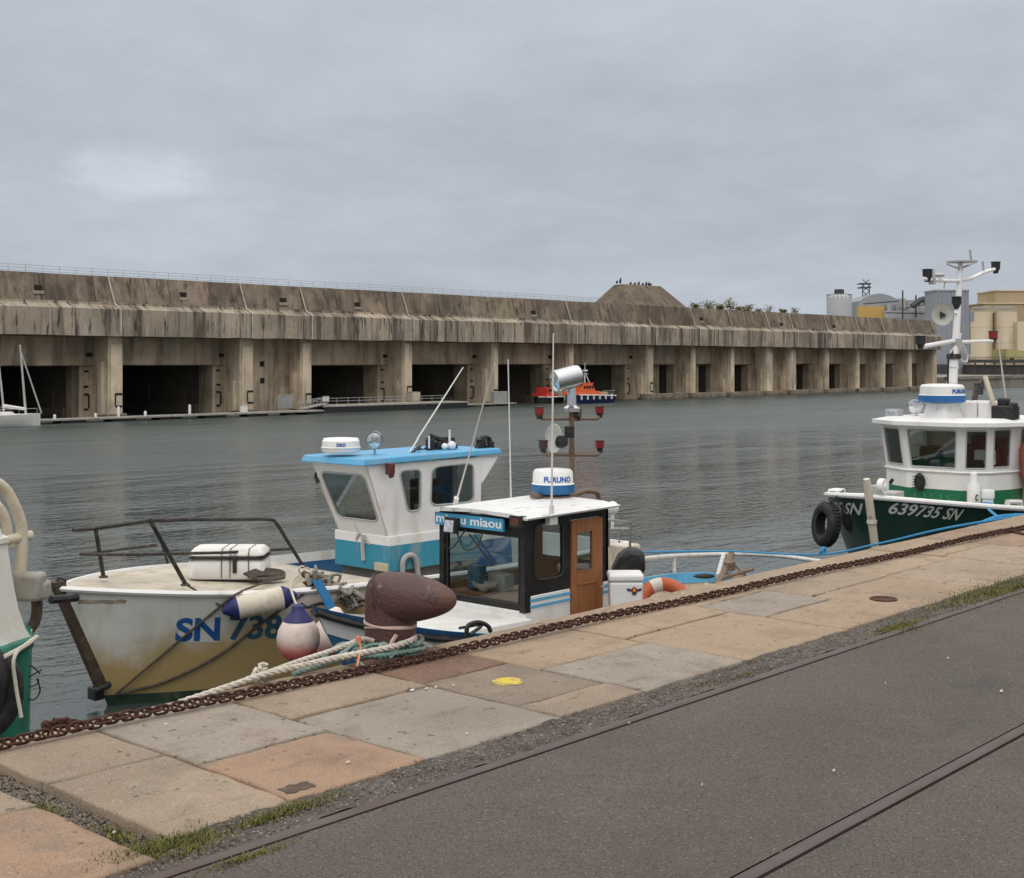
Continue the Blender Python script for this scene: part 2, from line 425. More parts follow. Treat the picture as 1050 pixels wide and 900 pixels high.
# ================================================================== ground and quay
land = M('land_soil', (.10,.10,.075), .9, dirt=(.05,.07,.03), dscale=.05, var=.2, vscale=.02)
mb = MB(); mb.add([(-4000,150,1.9),(6000,150,1.9),(6000,9000,1.9),(-4000,9000,1.9)], [(0,1,2,3)])
mb.add([(-4000,150,1.9),(6000,150,1.9),(6000,150,-2),(-4000,150,-2)], [(0,1,2,3)])
struct('ground', mb, land, smooth=False)
asph = M('worn_asphalt', (.095,.079,.069), .85, dirt=(.068,.057,.050), dscale=.9, damt=.55, lo=.42, hi=.7, bump=.55, bscale=190, var=.16, vscale=.55,
         speck=[((.035,.032,.03), .75, 120, .50, .62), ((.22,.20,.18), .6, 95, .60, .72), ((.34,.31,.28), .6, 47, .71, .77)],
         extra=[((.125,.108,.095), .45, 1.6, (1,1,1), .5, .72), ((.045,.039,.035), .55, .8, (1,1,1), .60, .72), ((.05,.044,.04), .6, 5, (.3,1.6,1), .66, .74)])
RA, RB = 3.86, 2.39                                    # rail lines
mb = MB()
RW, GV = .029, .014
def strip(mb, y0, y1, z, x0=-300, x1=900, m=0): mb.add([(x0,y0,z),(x1,y0,z),(x1,y1,z),(x0,y1,z)], [(0,1,2,3)], m)
strip(mb, -300, RB-RW-.012, QZ-.008); strip(mb, RB+RW+GV, RA-RW-.012, QZ-.008)
struct('asphalt_apron', mb, asph, smooth=False)
dirtm = M('packed_grit', (.105,.088,.074), .95, dirt=(.05,.044,.037), dscale=9, lo=.4, hi=.62, bump=1.0, bscale=45, var=.3, vscale=3,
          speck=[((.34,.31,.27), .8, 70, .60, .68), ((.03,.028,.025), .7, 55, .55, .66)])
mb = MB(); strip(mb, -300, EDGE-.12, QZ-.045)
struct('quay_bed', mb, dirtm, smooth=False)
# grit strip between the stone and the outer rail, uneven
mb = MB(); rows = []
for j in range(9):
    row = []
    for i in range(560):
        x = -2+i*.045; y = RA+RW+.012+(4.14-RA-RW-.012)*j/8
        row.append(V(x, y, QZ-.012+random.uniform(-.006,.007)+.008*math.sin(x*5+j)*math.sin(x*1.7)))
    rows.append(row)
mb.loft(rows, 0, caps=False, closed=False)
struct('grit_strip', mb, dirtm)
# quay wall
wallm = M('quay_wall_stone', (.27,.23,.18), .9, dirt=(.07,.065,.05), dscale=1.5, stretch=(1,1,.3), bump=.5, bscale=14, zones=[(.9,(.30,.26,.20))], var=.2)
mb = MB()
x = -60.0
while x < 120:
    for k in range(4):
        L_ = 1.2+.5*((k*37+int(x*7)) % 5)/5
        mb.box((x+.006, EDGE-.55+random.uniform(0,.02), -1.2+k*.88), (x+1.494, EDGE-.02+random.uniform(-.012,.008), -1.2+k*.88+.87), 0)
    x += 1.5
struct('quay_wall', mb, wallm, bevel=.012)

# coping and paving stones
stone = M('granite_paving', (1,1,1), .8, tint=True, dirt=(.14,.105,.075), damt=.5, dscale=2.6, lo=.48, hi=.72, bump=.65, bscale=42, var=.26, vscale=2.6,
          speck=[((.62,.54,.43), .30, 130, .56, .68), ((.06,.05,.04), .5, 85, .62, .72), ((.07,.055,.045), .7, 17, .66, .72)],
          extra=[((.30,.17,.10), .55, .9, (1,1,1), .55, .78), ((.10,.082,.066), .6, 5.0, (.45,1.5,1), .56, .74), ((.15,.12,.09), .45, 1.3, (1,1,1), .48, .62), ((.42,.38,.32), .35, 3.5, (1,1,1), .6, .8)])
BEI, GRY, ORA, SAN, BRN, DKB = (.312,.236,.168), (.270,.232,.190), (.318,.203,.132), (.325,.236,.158), (.15,.082,.057), (.205,.162,.122)
mb = MB()
def slab(x0, x1, y0, y1, col, dz=0, gap=.0085, out=0):
    P = []
    def side(a, b):
        a, b = Vector(a), Vector(b); n = max(2, int((b-a).length/.11))
        for k in range(n):
            p = a+(b-a)*k/n; q = .0075 if k else .015
            P.append(V(p.x+random.uniform(-q, q), p.y+random.uniform(-q, q), 0))
    x0 += gap; x1 -= gap; y0 += gap; y1 -= gap
    side((x0,y0,0),(x1,y0,0)); side((x1,y0,0),(x1,y1,0)); side((x1,y1,0),(x0,y1,0)); side((x0,y1,0),(x0,y0,0))
    c = sum(P, V(0,0,0))/len(P); z = QZ+dz
    k = random.uniform(.93, 1.07); col = tuple(k*q for q in col)
    tx, ty = random.uniform(-.004,.004), random.uniform(-.004,.004)
    def lift(p, s, d): q = c+(p-c)*s; return V(q.x, q.y, z-d+tx*(q.x-c.x)+ty*(q.y-c.y))
    w_ = max(x1-x0, y1-y0)
    r0 = [lift(p, 1, .06) for p in P]; r1 = [lift(p, 1, .010) for p in P]; r2 = [lift(p, 1-.006/w_*2, .003) for p in P]; r3 = [lift(p, 1-.022/w_*2, 0) for p in P]
    n = len(P); mb.loft([r0, r1, r2, r3], 0, caps=False, tint=col)
    mb.add(r3, [tuple(range(n))], 0, col)
S1 = 4.13
def cell(x0, x1, split, cop, inn):                   # one bay of paving: coping stone(s) then inner stone(s)
    def row(y0, y1, cols):
        if isinstance(cols, list):
            for (a, b, c) in cols: slab(a, b, y0, y1, c, random.uniform(-.003,.003))
        else: slab(x0, x1, y0, y1, cols, random.uniform(-.003,.003))
    row(split, EDGE, cop); row(S1, split, inn)
cell(-6.0,-4.2,4.9,BEI,GRY); cell(-4.2,-2.6,5.0,SAN,BEI); cell(-2.6,-1.0,4.8,BEI,ORA); cell(-1.0,.6,5.0,GRY,BEI); cell(.6,1.5,4.9,BEI,GRY)
slab(1.5,2.56,4.82,EDGE,BEI); slab(1.5,2.56,3.98,4.82,ORA,.002)
cell(2.70,3.27,5.03,BEI,BEI); cell(3.27,4.0,4.80,GRY,ORA); cell(4.0,4.92,5.07,BEI,(.275,.241,.200))
slab(4.92,5.60,5.12,EDGE,BRN); slab(4.92,5.60,4.42,5.12,DKB,-.002); slab(4.92,5.60,S1,4.42,BEI)
cell(5.60,6.58,4.86,SAN,(.278,.244,.202)); cell(6.58,7.78,5.02,SAN,SAN)
slab(7.78,8.7,5.3,EDGE,SAN); slab(7.78,8.7,4.75,5.3,GRY); slab(7.78,8.7,S1,4.75,SAN)
x = 8.7
pal = [SAN, BEI, SAN, (.345,.255,.17), BEI, ORA, GRY, SAN]
while x < 46:
    L_ = random.uniform(.9, 1.5); a = random.choice(pal); b = random.choice(pal); sp = random.uniform(4.75, 5.15)
    cell(x, x+L_, sp, a, b); x += L_
struct('stone_paving', mb, stone, ang=60)

# yellow paint spot and small rusty drain plate are marks on the stone
yel = M('worn_yellow_paint', (.62,.47,.04), .7, dirt=(.24,.19,.14), dscale=16, lo=.47, hi=.58, damt=.9)
mb = MB(); c = V(5.25, 4.80, QZ+.003); P = []
for k in range(36):
    a = 2*PI*k/36; r = .085+.005*math.sin(3*a)+random.uniform(-.003,.003)
    P.append(c+V(r*math.cos(a)*1.02, r*math.sin(a), 0))
mb.loft([[p-V(0,0,.006) for p in P], P], 0)
struct('paint_mark', mb, yel)
rustp = M('rusty_iron', (.075,.032,.018), .75, metal=.2, dirt=(.16,.07,.03), dscale=9, var=.3, bump=.4, bscale=50)
o = (lambda mb: mb.lathe([(.095,-.05),(.10,.004),(.085,.006),(.08,-.004),(.01,-.004)], 24, Matrix.Translation(atz(906,613.5,QZ)+V(0,0,.001)), 0).build('drain_cover', rustp, None, base=atz(906,613.5,QZ)))(MB())
tag(o, 'small round rusty drain cover set in the quay stones', 'drain cover')
o = (lambda mb: mb.prism([(3.29+x_*.8,4.19+y_*.8,QZ-.02) for x_,y_ in ((.0,.02),(.04,-.005),(.075,.012),(.11,0),(.15,.01),(.17,-.004),(.188,.03),(.178,.06),(.195,.09),(.16,.105),(.12,.095),(.09,.118),(.05,.10),(.01,.108),(.014,.06))],(0,0,.0225)).build('iron_plate', M('dark_rust', (.085,.062,.047), .95, dirt=(.17,.13,.095), dscale=12, bump=.8, bscale=40), None, base=(3.38,4.22,QZ)))(MB())
tag(o, 'dark rusted square iron plate sunk in a paving slab joint', 'iron plate')

# rails let into the ground
railm = M('rail_steel', (.105,.083,.078), .5, metal=.45, dirt=(.085,.05,.035), dscale=6, stretch=(.25,1,1), var=.2, bump=.15, bscale=80)
for (y, lab, dz) in ((RA, 'worn steel rail along the edge of the paving stones', .001), (RB, 'worn steel rail set in the middle of the asphalt', .001)):
    mb = MB()
    prof = [(y-RW,-.04),(y-RW,-.006),(y-RW+.008,dz-.003),(y-RW+.016,dz),(y+RW-.016,dz),(y+RW-.008,dz-.003),(y+RW,-.006),(y+RW,-.04)]
    mb.loft([[V(-40+i*2, p[0]+.004*math.sin(i*.9), QZ+p[1]) for p in prof] for i in range(90)], 0)
    o = mb.build('crane_rail', railm, None, base=(5, y, QZ)); tag(o, lab, 'rail', 'rails set into the quay')

# grit, weeds, shell crumbs
def pebbles(mb, n, fx, r0, r1):
    for _ in range(n):
        p = fx(); r = random.uniform(r0, r1); k = len(mb.v)
        vs = [V(random.uniform(.6,1)*r*a, random.uniform(.6,1)*r*b, random.uniform(.5,.8)*r*c_) for a, b, c_ in ((1,0,0),(-1,0,0),(0,1,0),(0,-1,0),(0,0,1),(0,0,-1))]
        Rz = Matrix.Rotation(random.uniform(0,6.3), 3, 'Z'); t = random.uniform(.6,1.5)
        mb.add([p+Rz@q for q in vs], [(0,2,4),(2,1,4),(1,3,4),(3,0,4),(2,0,5),(1,2,5),(3,1,5),(0,3,5)], 0, (t,t*.97,t*.93))
mb = MB()
pebbles(mb, 1500, lambda: V(random.uniform(2.57,2.69)+.02*math.sin(3*random.random()), random.uniform(3.95,EDGE-.15), QZ-.038), .004, .013)
pebbles(mb, 2600, lambda: V(1+9*random.random()**1.5, random.uniform(RA+RW+.02,4.13), QZ-.008), .003, .010)
pebbles(mb, 450, lambda: V(1.5+6*random.random(), random.uniform(2.0,3.8), QZ-.006), .002, .004)
o = mb.build('gravel', M('gravel_grains', (.135,.115,.098), .9, tint=True, var=.2), None, smooth=False); tag(o, 'loose grey grit and pebbles between the paving stones and rail', 'gravel', kind='stuff')
grassm = M('weed_green', (.100,.112,.030), .8, tint=True, var=.25, vscale=6)
mb = MB()
def tuft(c, n, sx, sy, hh, dry=.42):
    for _ in range(n):
        g = V(random.gauss(0,1)*sx, random.gauss(0,1)*sy, 0); p = Vector(c)+g
        if p.y > EDGE-.1: continue
        h = hh*random.uniform(.3,.85); a = random.uniform(0,6.3); l = V(math.cos(a),math.sin(a),0); w_ = V(-l.y,l.x,0)*random.uniform(.0012,.0028)
        tip = p+l*h*random.uniform(.3,.9)+V(0,0,h*random.uniform(.45,1)); mid = p+(tip-p)*.5+V(0,0,h*.12)
        k = random.uniform(.6,1.35); t = (k*1.5,k*1.15,k*.8) if random.random() < dry else (k,k,k*.9)
        mb.add([p-w_,p+w_,mid+w_*.8,tip,mid-w_*.8], [(0,1,2,4),(4,2,3)], 0, t)
for (px, py, n, sx, sy, hh) in ((160,868,1800,.11,.04,.05),(195,866,800,.08,.035,.04),(120,852,260,.02,.06,.04),(45,825,200,.02,.07,.03),(300,826,1000,.11,.025,.035),(250,878,600,.10,.016,.035),
        (262,840,160,.06,.015,.03),(300,858,90,.05,.012,.02),(725,697,120,.10,.015,.02),(760,690,90,.08,.015,.02),(590,730,50,.03,.01,.02),(925,642,1100,.16,.05,.05),(895,655,160,.12,.03,.03),(990,612,700,.5,.07,.05),
        (1030,603,2200,.42,.11,.06),(975,618,300,.3,.05,.04),(805,873,60,.02,.012,.025),(890,835,45,.02,.012,.02),(640,735,30,.03,.01,.02),(845,670,80,.15,.015,.025),(1060,592,500,.7,.12,.06)):
    tuft(atz(px,py,QZ)-V(0,0,.015), n, sx, sy, hh)
o = mb.build('grass', grassm, None, smooth=False, fixn=False); tag(o, 'short green weeds growing in the joints beside the rail', 'grass', kind='stuff')
shellm = M('bleached_shell', (.60,.57,.52), .6, var=.1)
for i, (px, py, r) in enumerate(((437,705.5,.028),(423,707,.035),(447,704,.02),(479,751.5,.018),(170,742,.02),(187,740,.014),(117,853,.018),(700,608,.03),(860,616,.02),(848,607,.02),(720,804,.012),(855,789.5,.02),(1027,708,.03),(972,674,.02),(908,700,.012),(357,781,.025),(645,741,.014),(465,702,.018))):
    c = atz(px, py, QZ+.004); r *= .6; P = []
    for k in range(9):
        a = 2*PI*k/9; q = r*random.uniform(.6,1.1); P.append(c+V(q*math.cos(a), q*.45*math.sin(a), 0))
    top = [c+(p-c)*.6+V(0,0,.006) for p in P]
    o = MB().loft([P, top], 0).build('shell_fragment', shellm, None, base=c); tag(o, 'tiny white shell fragment dropped on the quay', 'shell', 'shell fragments on the quay')
# ================================================================== the submarine pens
PD, RD = 91.0, 93.0
def fx(px, D=PD): u = (px-CX)/FPX; return D*(CA+SA*u)/(SA-CA*u)
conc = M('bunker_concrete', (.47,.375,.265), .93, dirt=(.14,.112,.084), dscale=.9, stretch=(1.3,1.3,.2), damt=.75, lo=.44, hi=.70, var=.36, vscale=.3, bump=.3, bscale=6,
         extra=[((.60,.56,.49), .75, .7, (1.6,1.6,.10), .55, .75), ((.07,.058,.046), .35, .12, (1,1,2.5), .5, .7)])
pilm = M('pillar_concrete_lit', (.60,.49,.36), .93, dirt=(.17,.135,.10), dscale=1.0, stretch=(1.3,1.3,.22), damt=.75, lo=.46, hi=.7, var=.3, vscale=.4, bump=.3, bscale=6, extra=[((.62,.57,.49), .5, .8, (1.4,1.4,.14), .55, .72), ((.12,.09,.065), .6, 1.4, (1.4,1.4,.2), .60, .74)])  # paler than the recess concrete: light on the pillar fronts painted in
slabm = M('bunker_roof_concrete', (.385,.32,.245), .95, dirt=(.055,.044,.034), dscale=.55, stretch=(1.8,.4,.10), damt=.85, lo=.46, hi=.62, var=.34, vscale=.22, bump=.3, bscale=5,
          extra=[((.44,.40,.34), .6, 1.1, (1.7,.3,.07), .54, .68), ((.04,.034,.028), .9, 2.0, (1.5,.4,.16), .54, .64), ((.52,.48,.42), .6, 1.8, (1.3,.4,.14), .57, .68), ((.12,.10,.08), .5, .16, (1,1,1), .45, .65)])
parm = M('bunker_parapet_concrete', (.245,.195,.145), .95, tint=True, dirt=(.065,.053,.042), dscale=.9, stretch=(1.2,1,.4), damt=.8, lo=.44, hi=.66, var=.25, vscale=.3, bump=.35, bscale=4,
         extra=[((.36,.31,.25), .5, 1.3, (1,1,.3), .56, .72), ((.10,.08,.062), .6, .35, (1,1,1), .48, .62), ((.045,.037,.03), .75, 1.6, (1.5,1.5,.15), .56, .68)])
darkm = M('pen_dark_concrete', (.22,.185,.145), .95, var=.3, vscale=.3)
pipem = M('pale_downpipe', (.52,.47,.40), .7, dirt=(.25,.18,.13), dscale=1.5, var=.2)
railg = M('galvanised_rail', (.36,.38,.40), .5, metal=.4)
bunker = thing('submarine_pen_bunker', 'long brown concrete submarine pen with pillars and dark openings across the basin', 'bunker', (115, 100, 0))
XL, XR = 18.0, 200.7
fronts = [(20.6,21.9),(31.4,32.7),(42.6,43.9)]+[(fx(a),fx(b)) for a,b in ((111,126),(246,260),(308,319.5),(413,422.5),(504,510.5),(581,588),(663,669.5),(709,713),(747,752.5),(785,791.5),(809,815.5),(846,849.5),(878,881),(904,907.5),(931,934.5),(956,960))]
# roof slab and parapet
mb = MB(); N_ = 96; prof = [(92.9,6.32),(89.95,6.32),(89.95,8.35),(90.75,8.72),(90.75,8.9)]
mb.loft([[V(XL+(XR-XL)*i/N_, d+(0 if k == 0 else random.uniform(-.03,.03)), z+(random.uniform(-.035,.035) if k in (1,2) else 0)) for k, (d,z) in enumerate(prof)] for i in range(N_+1)], 0, caps=False, closed=False)
mb.add([V(XR,92.9,6.32),V(XR,89.95,6.32),V(XR,89.95,8.35),V(XR,90.75,8.72),V(XR,140,8.72),V(XR,140,6.32)], [(0,1,2,3,4,5)])
mb.build('roof_slab', slabm, bunker)
mb = MB(); x = XL
while x < XR-.2:
    w_ = random.choice((3.4,3.9,4.4,2.2)); x1 = min(x+w_, XR); k = random.uniform(.74,1.16); dd = random.uniform(-.05,.05)
    t = (k,k*random.uniform(.97,1.01),k*random.uniform(.94,1.0)); ht = 10.95+random.uniform(-.02,.02)
    mb.prism([(x+.03,90.78+dd,8.66),(x+.03,91.35+dd,ht),(x+.03,93.4,ht),(x+.03,93.4,8.66)], (x1-x-.06,0,0), 0, t); x = x1
mb.box((XL,91.6,8.66),(XR-.05,92.6,10.85),0,(.45,.45,.45)); mb.box((XL,93.3,10.6),(XR,140,10.9),0,(.8,.8,.8)); mb.box((XL,139,0),(XR,140.6,10.9),0,(.6,.6,.6))
mb.box((XR-.6,93.1,-.5),(XR+.02,140,10.88),0,(.9,.9,.9)); mb.box((XL-.02,93.1,-.5),(XL+.6,140,10.88),0,(.9,.9,.9))
mb.build('parapet', parm, bunker, smooth=False)
for i in range(60):                                     # small vents and scars in the parapet
    pass
def vent(x, z, w_, h_):
    d = 90.78+.57*(z-8.66)/2.29
    mb = MB(); mb.box((x,d-.12,z),(x+w_,d+.4,z+h_)); o = mb.build('vent_opening', darkv, bunker, smooth=False)
    m2 = MB(); m2.box((x-.15,d-.16,z-.28),(x+w_+.15,d+.3,z-.04)); m2.build('sill', parm2, o, smooth=False)
darkv = M('vent_black', (.02,.017,.015), .9); parm2 = M('sill_concrete', (.33,.29,.235), .9)
for px, py in ((34,297),(183,304),(286,309.5),(362,314),(543,322),(702,328),(716,328.5),(798,334),(852,336)): p = at(px, py, 91.2); vent(p.x, p.z-.05, .55, .36)
# pillars
for i, (a, b) in enumerate(fronts):
    mb = MB(); j = random.uniform(-.02,.02)
    mb.box((a,PD+j,-.6),(b,RD+2.2,6.33)); mb.box((a+.12,PD-.16+j,-.6),(b-.12,PD+.3,5.9+random.uniform(-.3,.25)))
    if i < 16: mb.box((a-.25,PD+.55,.2),(a+.04,PD+1.2,random.uniform(2.2,4.6)))
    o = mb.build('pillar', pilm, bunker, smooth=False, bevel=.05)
    hb_ = MB(); zc_ = 1.7+random.uniform(-.3,.3); hb_.box((b-.75,PD-.19+j,zc_),(b-.16,PD+.1,zc_+.16)); hb_.box((b-.75,PD-.19+j,zc_-.95),(b-.16,PD+.1,zc_-.8)); hb_.box((b-.80,PD-.175+j,zc_-.8),(b-.68,PD+.1,zc_+.1))
    if i < 10: hb_.build('slot', darkv, o, smooth=False)
    mid = a+(b-a)*.3
    if i not in (7,):
        mp = MB(); mp.tube([(mid-.25,91.24,10.9),(mid,90.64,8.75)],.06,6); mp.tube([(mid,90.66,8.80),(mid+.04,89.86,8.36),(mid+.04,89.86,6.35)],.055,6)
        mp.build('drain_pipe', pipem, bunker)
# recess walls, lintels and pens
blank = {4, 12}
for i in range(len(fronts)-1):
    a, b = fronts[i][1], fronts[i+1][0]
    wide = b-a > 9.2; isblank = (i == 4) or (b-a < 5.0)
    if isblank:
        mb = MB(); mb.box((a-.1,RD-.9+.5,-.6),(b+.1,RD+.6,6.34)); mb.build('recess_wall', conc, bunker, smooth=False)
        if i == 4:
            for u_, z_ in ((.12,3.9),(.37,3.95),(.12,2.6),(.38,2.5),(.12,.9)):
                h_ = MB(); h_.box((a+(b-a)*u_,RD-.45,z_),(a+(b-a)*u_+.42,RD,z_+.45)); h_.build('niche', darkv, bunker, smooth=False)
        continue
    lz = 4.06+random.uniform(-.05,.05)
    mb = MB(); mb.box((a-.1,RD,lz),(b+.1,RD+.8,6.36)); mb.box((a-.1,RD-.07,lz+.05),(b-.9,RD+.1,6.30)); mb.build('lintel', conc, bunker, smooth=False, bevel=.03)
    jw = 1.15 if wide else .5
    jd = 2.3 if wide else .75
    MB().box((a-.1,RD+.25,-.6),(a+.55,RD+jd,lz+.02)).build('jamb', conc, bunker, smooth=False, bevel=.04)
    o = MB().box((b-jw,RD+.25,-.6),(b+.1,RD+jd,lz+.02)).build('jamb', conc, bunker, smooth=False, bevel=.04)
    if wide:
        hb_ = MB()
        for lo_, hi_ in [((b-.78,RD+.17,z_),(b-.42,RD+.4,z_+.14)) for z_ in (3.55,2.35,1.75,.6)]+[((b-.42,RD+.19,.75),(b-.30,RD+.4,1.8)),((b-.7,RD-.12,4.75),(b-.25,RD+.2,5.05))]: MB().box(lo_,hi_).build('slot', darkv, o, smooth=False)
    depth = 44 if wide else .3+.5*random.random()
    mb = MB(); y0, y1 = RD+jd, RD+jd+depth
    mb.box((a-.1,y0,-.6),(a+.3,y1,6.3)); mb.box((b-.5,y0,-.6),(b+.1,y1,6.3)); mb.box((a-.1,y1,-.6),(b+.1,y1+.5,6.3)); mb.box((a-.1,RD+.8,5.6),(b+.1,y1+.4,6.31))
    if wide: mb.box((b-1.3,y0+.2,-.6),(b-.5,y1,.75))                       # walkway along the pen
    if wide:
        for q in range(3): mb.box((b-.62,y0+3+q*5.5,.75),(b-.48,y0+5.2+q*5.5,2.3))
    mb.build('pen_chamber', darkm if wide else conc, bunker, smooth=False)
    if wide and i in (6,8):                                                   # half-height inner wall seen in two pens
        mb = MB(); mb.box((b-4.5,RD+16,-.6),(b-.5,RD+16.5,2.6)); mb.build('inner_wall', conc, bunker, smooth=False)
    if not wide:
        dw = MB(); dw.box((b-1.9,RD+jd+depth-.25,-.2),(b-.75,RD+jd+depth+.1,3.9)); dw.build('door_slot', darkv, bunker, smooth=False)
        if i > 9:
            pt = MB(); pt.box((b-.14,91.3,.75),(b-.0 if False else b-.002,92.7,2.2+random.uniform(-.3,.5))); 
ftm = M('weed_stained_footing', (.17,.135,.10), .95, zones=[(.22,(.24,.20,.155))], dirt=(.05,.05,.035), dscale=1.2, damt=.7, stretch=(1,1,.6), var=.3)
i0 = 9
for i in range(i0, len(fronts)-1):
    a = fronts[i][0]-1.0; b = fronts[i+1][0]-1.9
    mb = MB(); mb.box((a,PD-.9,-.6),(b,PD+.3,.62+random.uniform(-.05,.05))); mb.build('footing', ftm, bunker, smooth=False, bevel=.05)
for i in range(0, i0):
    a, b = fronts[i]; mb = MB(); mb.box((a-.3,PD-.3,-.6),(b+.2,PD+.4,.35)); mb.build('footing', ftm, bunker, smooth=False, bevel=.05)
# truncated bunker on the roof
mb = MB()
def ring(x0, x1, y0, y1, z, c): return [V(x0+c,y0,z),V(x1-c,y0,z),V(x1,y0+c,z),V(x1,y1-c,z),V(x1-c,y1,z),V(x0+c,y1,z),V(x0,y1-c,z),V(x0,y0+c,z)]
mb.loft([ring(120.2,133.2,90.7,98.6,8.68,.9), ring(120.9,132.6,91.0,98.2,10.9,1.0), ring(123.4,130.6,93.6,96.4,13.5,.8)], 0, tint=(.64,.62,.60))
mb.build('turret', parm, bunker, smooth=False)
# handrail along the roof edge
mb = MB(); x = XL
while x < 116:
    mb.tube([(x,91.7,10.9),(x,91.7,11.52)], .018, 4); x += 1.35
for z in (11.50,11.28,11.08): mb.tube([(XL,91.7,z),(116,91.7,z)], .016, 4)
mb.build('guard_rail', railg, bunker)

# shrubs on the roof
leafm = M('shrub_leaves', (.15,.16,.065), .85, tint=True, var=.2)
barkm = M('bark', (.10,.075,.05), .9)
def shrub(base, w_, h_, n, lab, spiky=False):
    t = thing('roof_shrub', lab, 'shrub', base, 'shrubs growing on the bunker roof'); base = Vector(base)
    st = MB(); lf = MB()
    for _ in range(7):
        a = random.uniform(0,6.3); tip = base+V(math.cos(a)*w_*.42*random.random(), math.sin(a)*w_*.3, h_*random.uniform(.6,1))
        st.tube([base, base+(tip-base)*.5+V(random.uniform(-.1,.1),0,.1), tip], [.035,.025,.008], 5)
        for _ in range(n//7):
            q = random.uniform(.25,1.05); c = base+(tip-base)*q+V(random.gauss(0,1)*w_*.16, random.gauss(0,1)*w_*.14, random.gauss(0,1)*h_*.09)
            s = random.uniform(.08,.17); R3 = Matrix.Rotation(random.uniform(0,6.3),3,'Z') @ Matrix.Rotation(random.uniform(-1.3,1.3),3,'X'); k = random.uniform(.5,1.5)
            lf.add([c+R3@V(-s,0,0),c+R3@V(0,-s*.5,0),c+R3@V(s,0,0),c+R3@V(0,s*.5,0)], [(0,1,2,3)], 0, (k*1.15,k,k*.8))
    st.build('stem', barkm, t); lf.build('foliage', leafm, t, smooth=False, fixn=False)
labs = ['low olive shrub beside the roof turret', 'wide bushy shrub near the roof turret', 'spiky shrub right of the bushy roof shrub', 'tallest green shrub on the bunker roof', 'rounded olive shrub at the middle of the roof row',
        'flat thin shrub on the roof edge', 'sparse twiggy shrub on the roof edge', 'small tuft shrub at the right of the roof row', 'rightmost thin shrub on the bunker roof', 'low grassy shrub between two taller roof shrubs']
for i, (px, w_, h_) in enumerate(((712,1.6,.9),(727,2.2,1.3),(738,1.6,1.1),(750,2.2,1.8),(767,1.9,1.2),(778,1.3,.8),(788,1.8,1.25),(803,1.2,.8),(816,1.4,1.2),(759,1.8,.9))):
    shrub((fx(px,94.4), 94.4, 10.88), w_, h_, 330 if i not in (5,6,8) else 120, labs[i])
# birds on the turret
birdm = M('dark_plumage', (.025,.025,.028), .7)
bl = ['dark bird perched alone at the left corner of the turret', 'dark bird with raised head left of the turret middle', 'small dark bird crouching on the turret edge', 'dark bird between two others on the turret middle', 'dark bird stretching upright on the turret',
      'small dark bird right of the upright bird', 'dark bird in the close pair at the turret right', 'dark bird at the end of the close pair', 'dark bird rightmost on the turret top']
for i, px in enumerate((632.5,636,646.5,651,655,659,662.5,665,667)):
    c = at(px, 288.5, 94.2); c.z = 13.5; h_ = (.36,.72,.33,.30,.45,.34,.5,.45,.38)[i]
    mb = MB(); mb.tube([c+V(-.02,0,0),c+V(0,0,h_*.15),c+V(.0,0,h_*.45),c+V(.05,0,h_*.72),c+V(.03,0,h_*.86),c+V(.10,0,h_*.92),c+V(.2,0,h_*.9)], [.03,.10,.15,.10,.055,.06,.01], 8)
    tag(mb.build('perched_bird', birdm, None, base=c), bl[i], 'bird', 'birds perched on the roof turret')

# ================================================================== pontoons and craft in front of the pens
pontm = M('pontoon_deck', (.36,.34,.30), .85, dirt=(.16,.15,.12), dscale=2, var=.2)
blackm = M('black_rubber', (.018,.018,.019), .7, var=.25, dirt=(.07,.065,.06), dscale=6, damt=.5)
whitem = M('white_gelcoat', (.74,.73,.70), .45, dirt=(.50,.46,.39), dscale=2.5, damt=.45, var=.06)
def pontoon(px0, px1, D, w_, h_, lab, dark=False):
    a, b = fx(px0, D), fx(px1, D); t = thing('pontoon', lab, 'pontoon', ((a+b)/2, D, 0), 'pontoons below the bunker')
    dk = MB(); x = a
    while x < b-.1:
        x1 = min(x+4.0, b); dk.box((x+.05,D,h_-.12),(x1-.05,D+w_,h_)); x = x1
        MB().box((max(a,x-2.9),D+.12,-.25),(x-.9,D+w_-.1,h_-.12)).build('float', blackm, t, smooth=False)
    dk.build('deck', pontm, t, smooth=False)
pontoon(-70, 333, 85.5, 1.3, .33, 'long low floating pontoon with white posts at the left pens')
pontoon(465, 530, 88.2, 1.0, .30, 'short low pontoon with grey boards at the middle pens')
barge = thing('mooring_barge', 'long dark flat barge moored below the middle pens', 'barge', (fx(400,88.2), 88.2, 0))
a, b = fx(333,86.8), fx(478,87)
MB().box((a,86.8,-.3),(b,89.6,.50)).build('hull', blackm, barge, smooth=False, bevel=.06); MB().box((a-.1,86.75,.502),(b+.1,89.7,.62)).build('deck', pontm, barge, smooth=False)
mb = MB(); x = a+1
while x < b: mb.tube([(x,89.5,.6),(x,89.5,1.15)],.025,5); x += 1.3
mb.tube([(a+1,89.5,1.15),(b-.3,89.5,1.15)],.02,5); mb.tube([(a+1,89.5,.9),(b-.3,89.5,.9)],.02,5); mb.build('guard_rail', railg, barge)
gw = thing('gangway', 'sloping grey gangway joining the low pontoon and dark barge', 'gangway', (fx(320,87), 87, .3))
p0, p1 = V(fx(311,86.6),86.6,.36), V(fx(335,86.9),86.9,.75)
mb = MB(); mb.loft([[p0+V(0,0,0),p0+V(0,.8,0),p0+V(0,.8,.08),p0+V(0,0,.08)],[p1+V(0,0,0),p1+V(0,.8,0),p1+V(0,.8,.08),p1+V(0,0,.08)]],0); mb.build('ramp', pontm, gw, smooth=False)
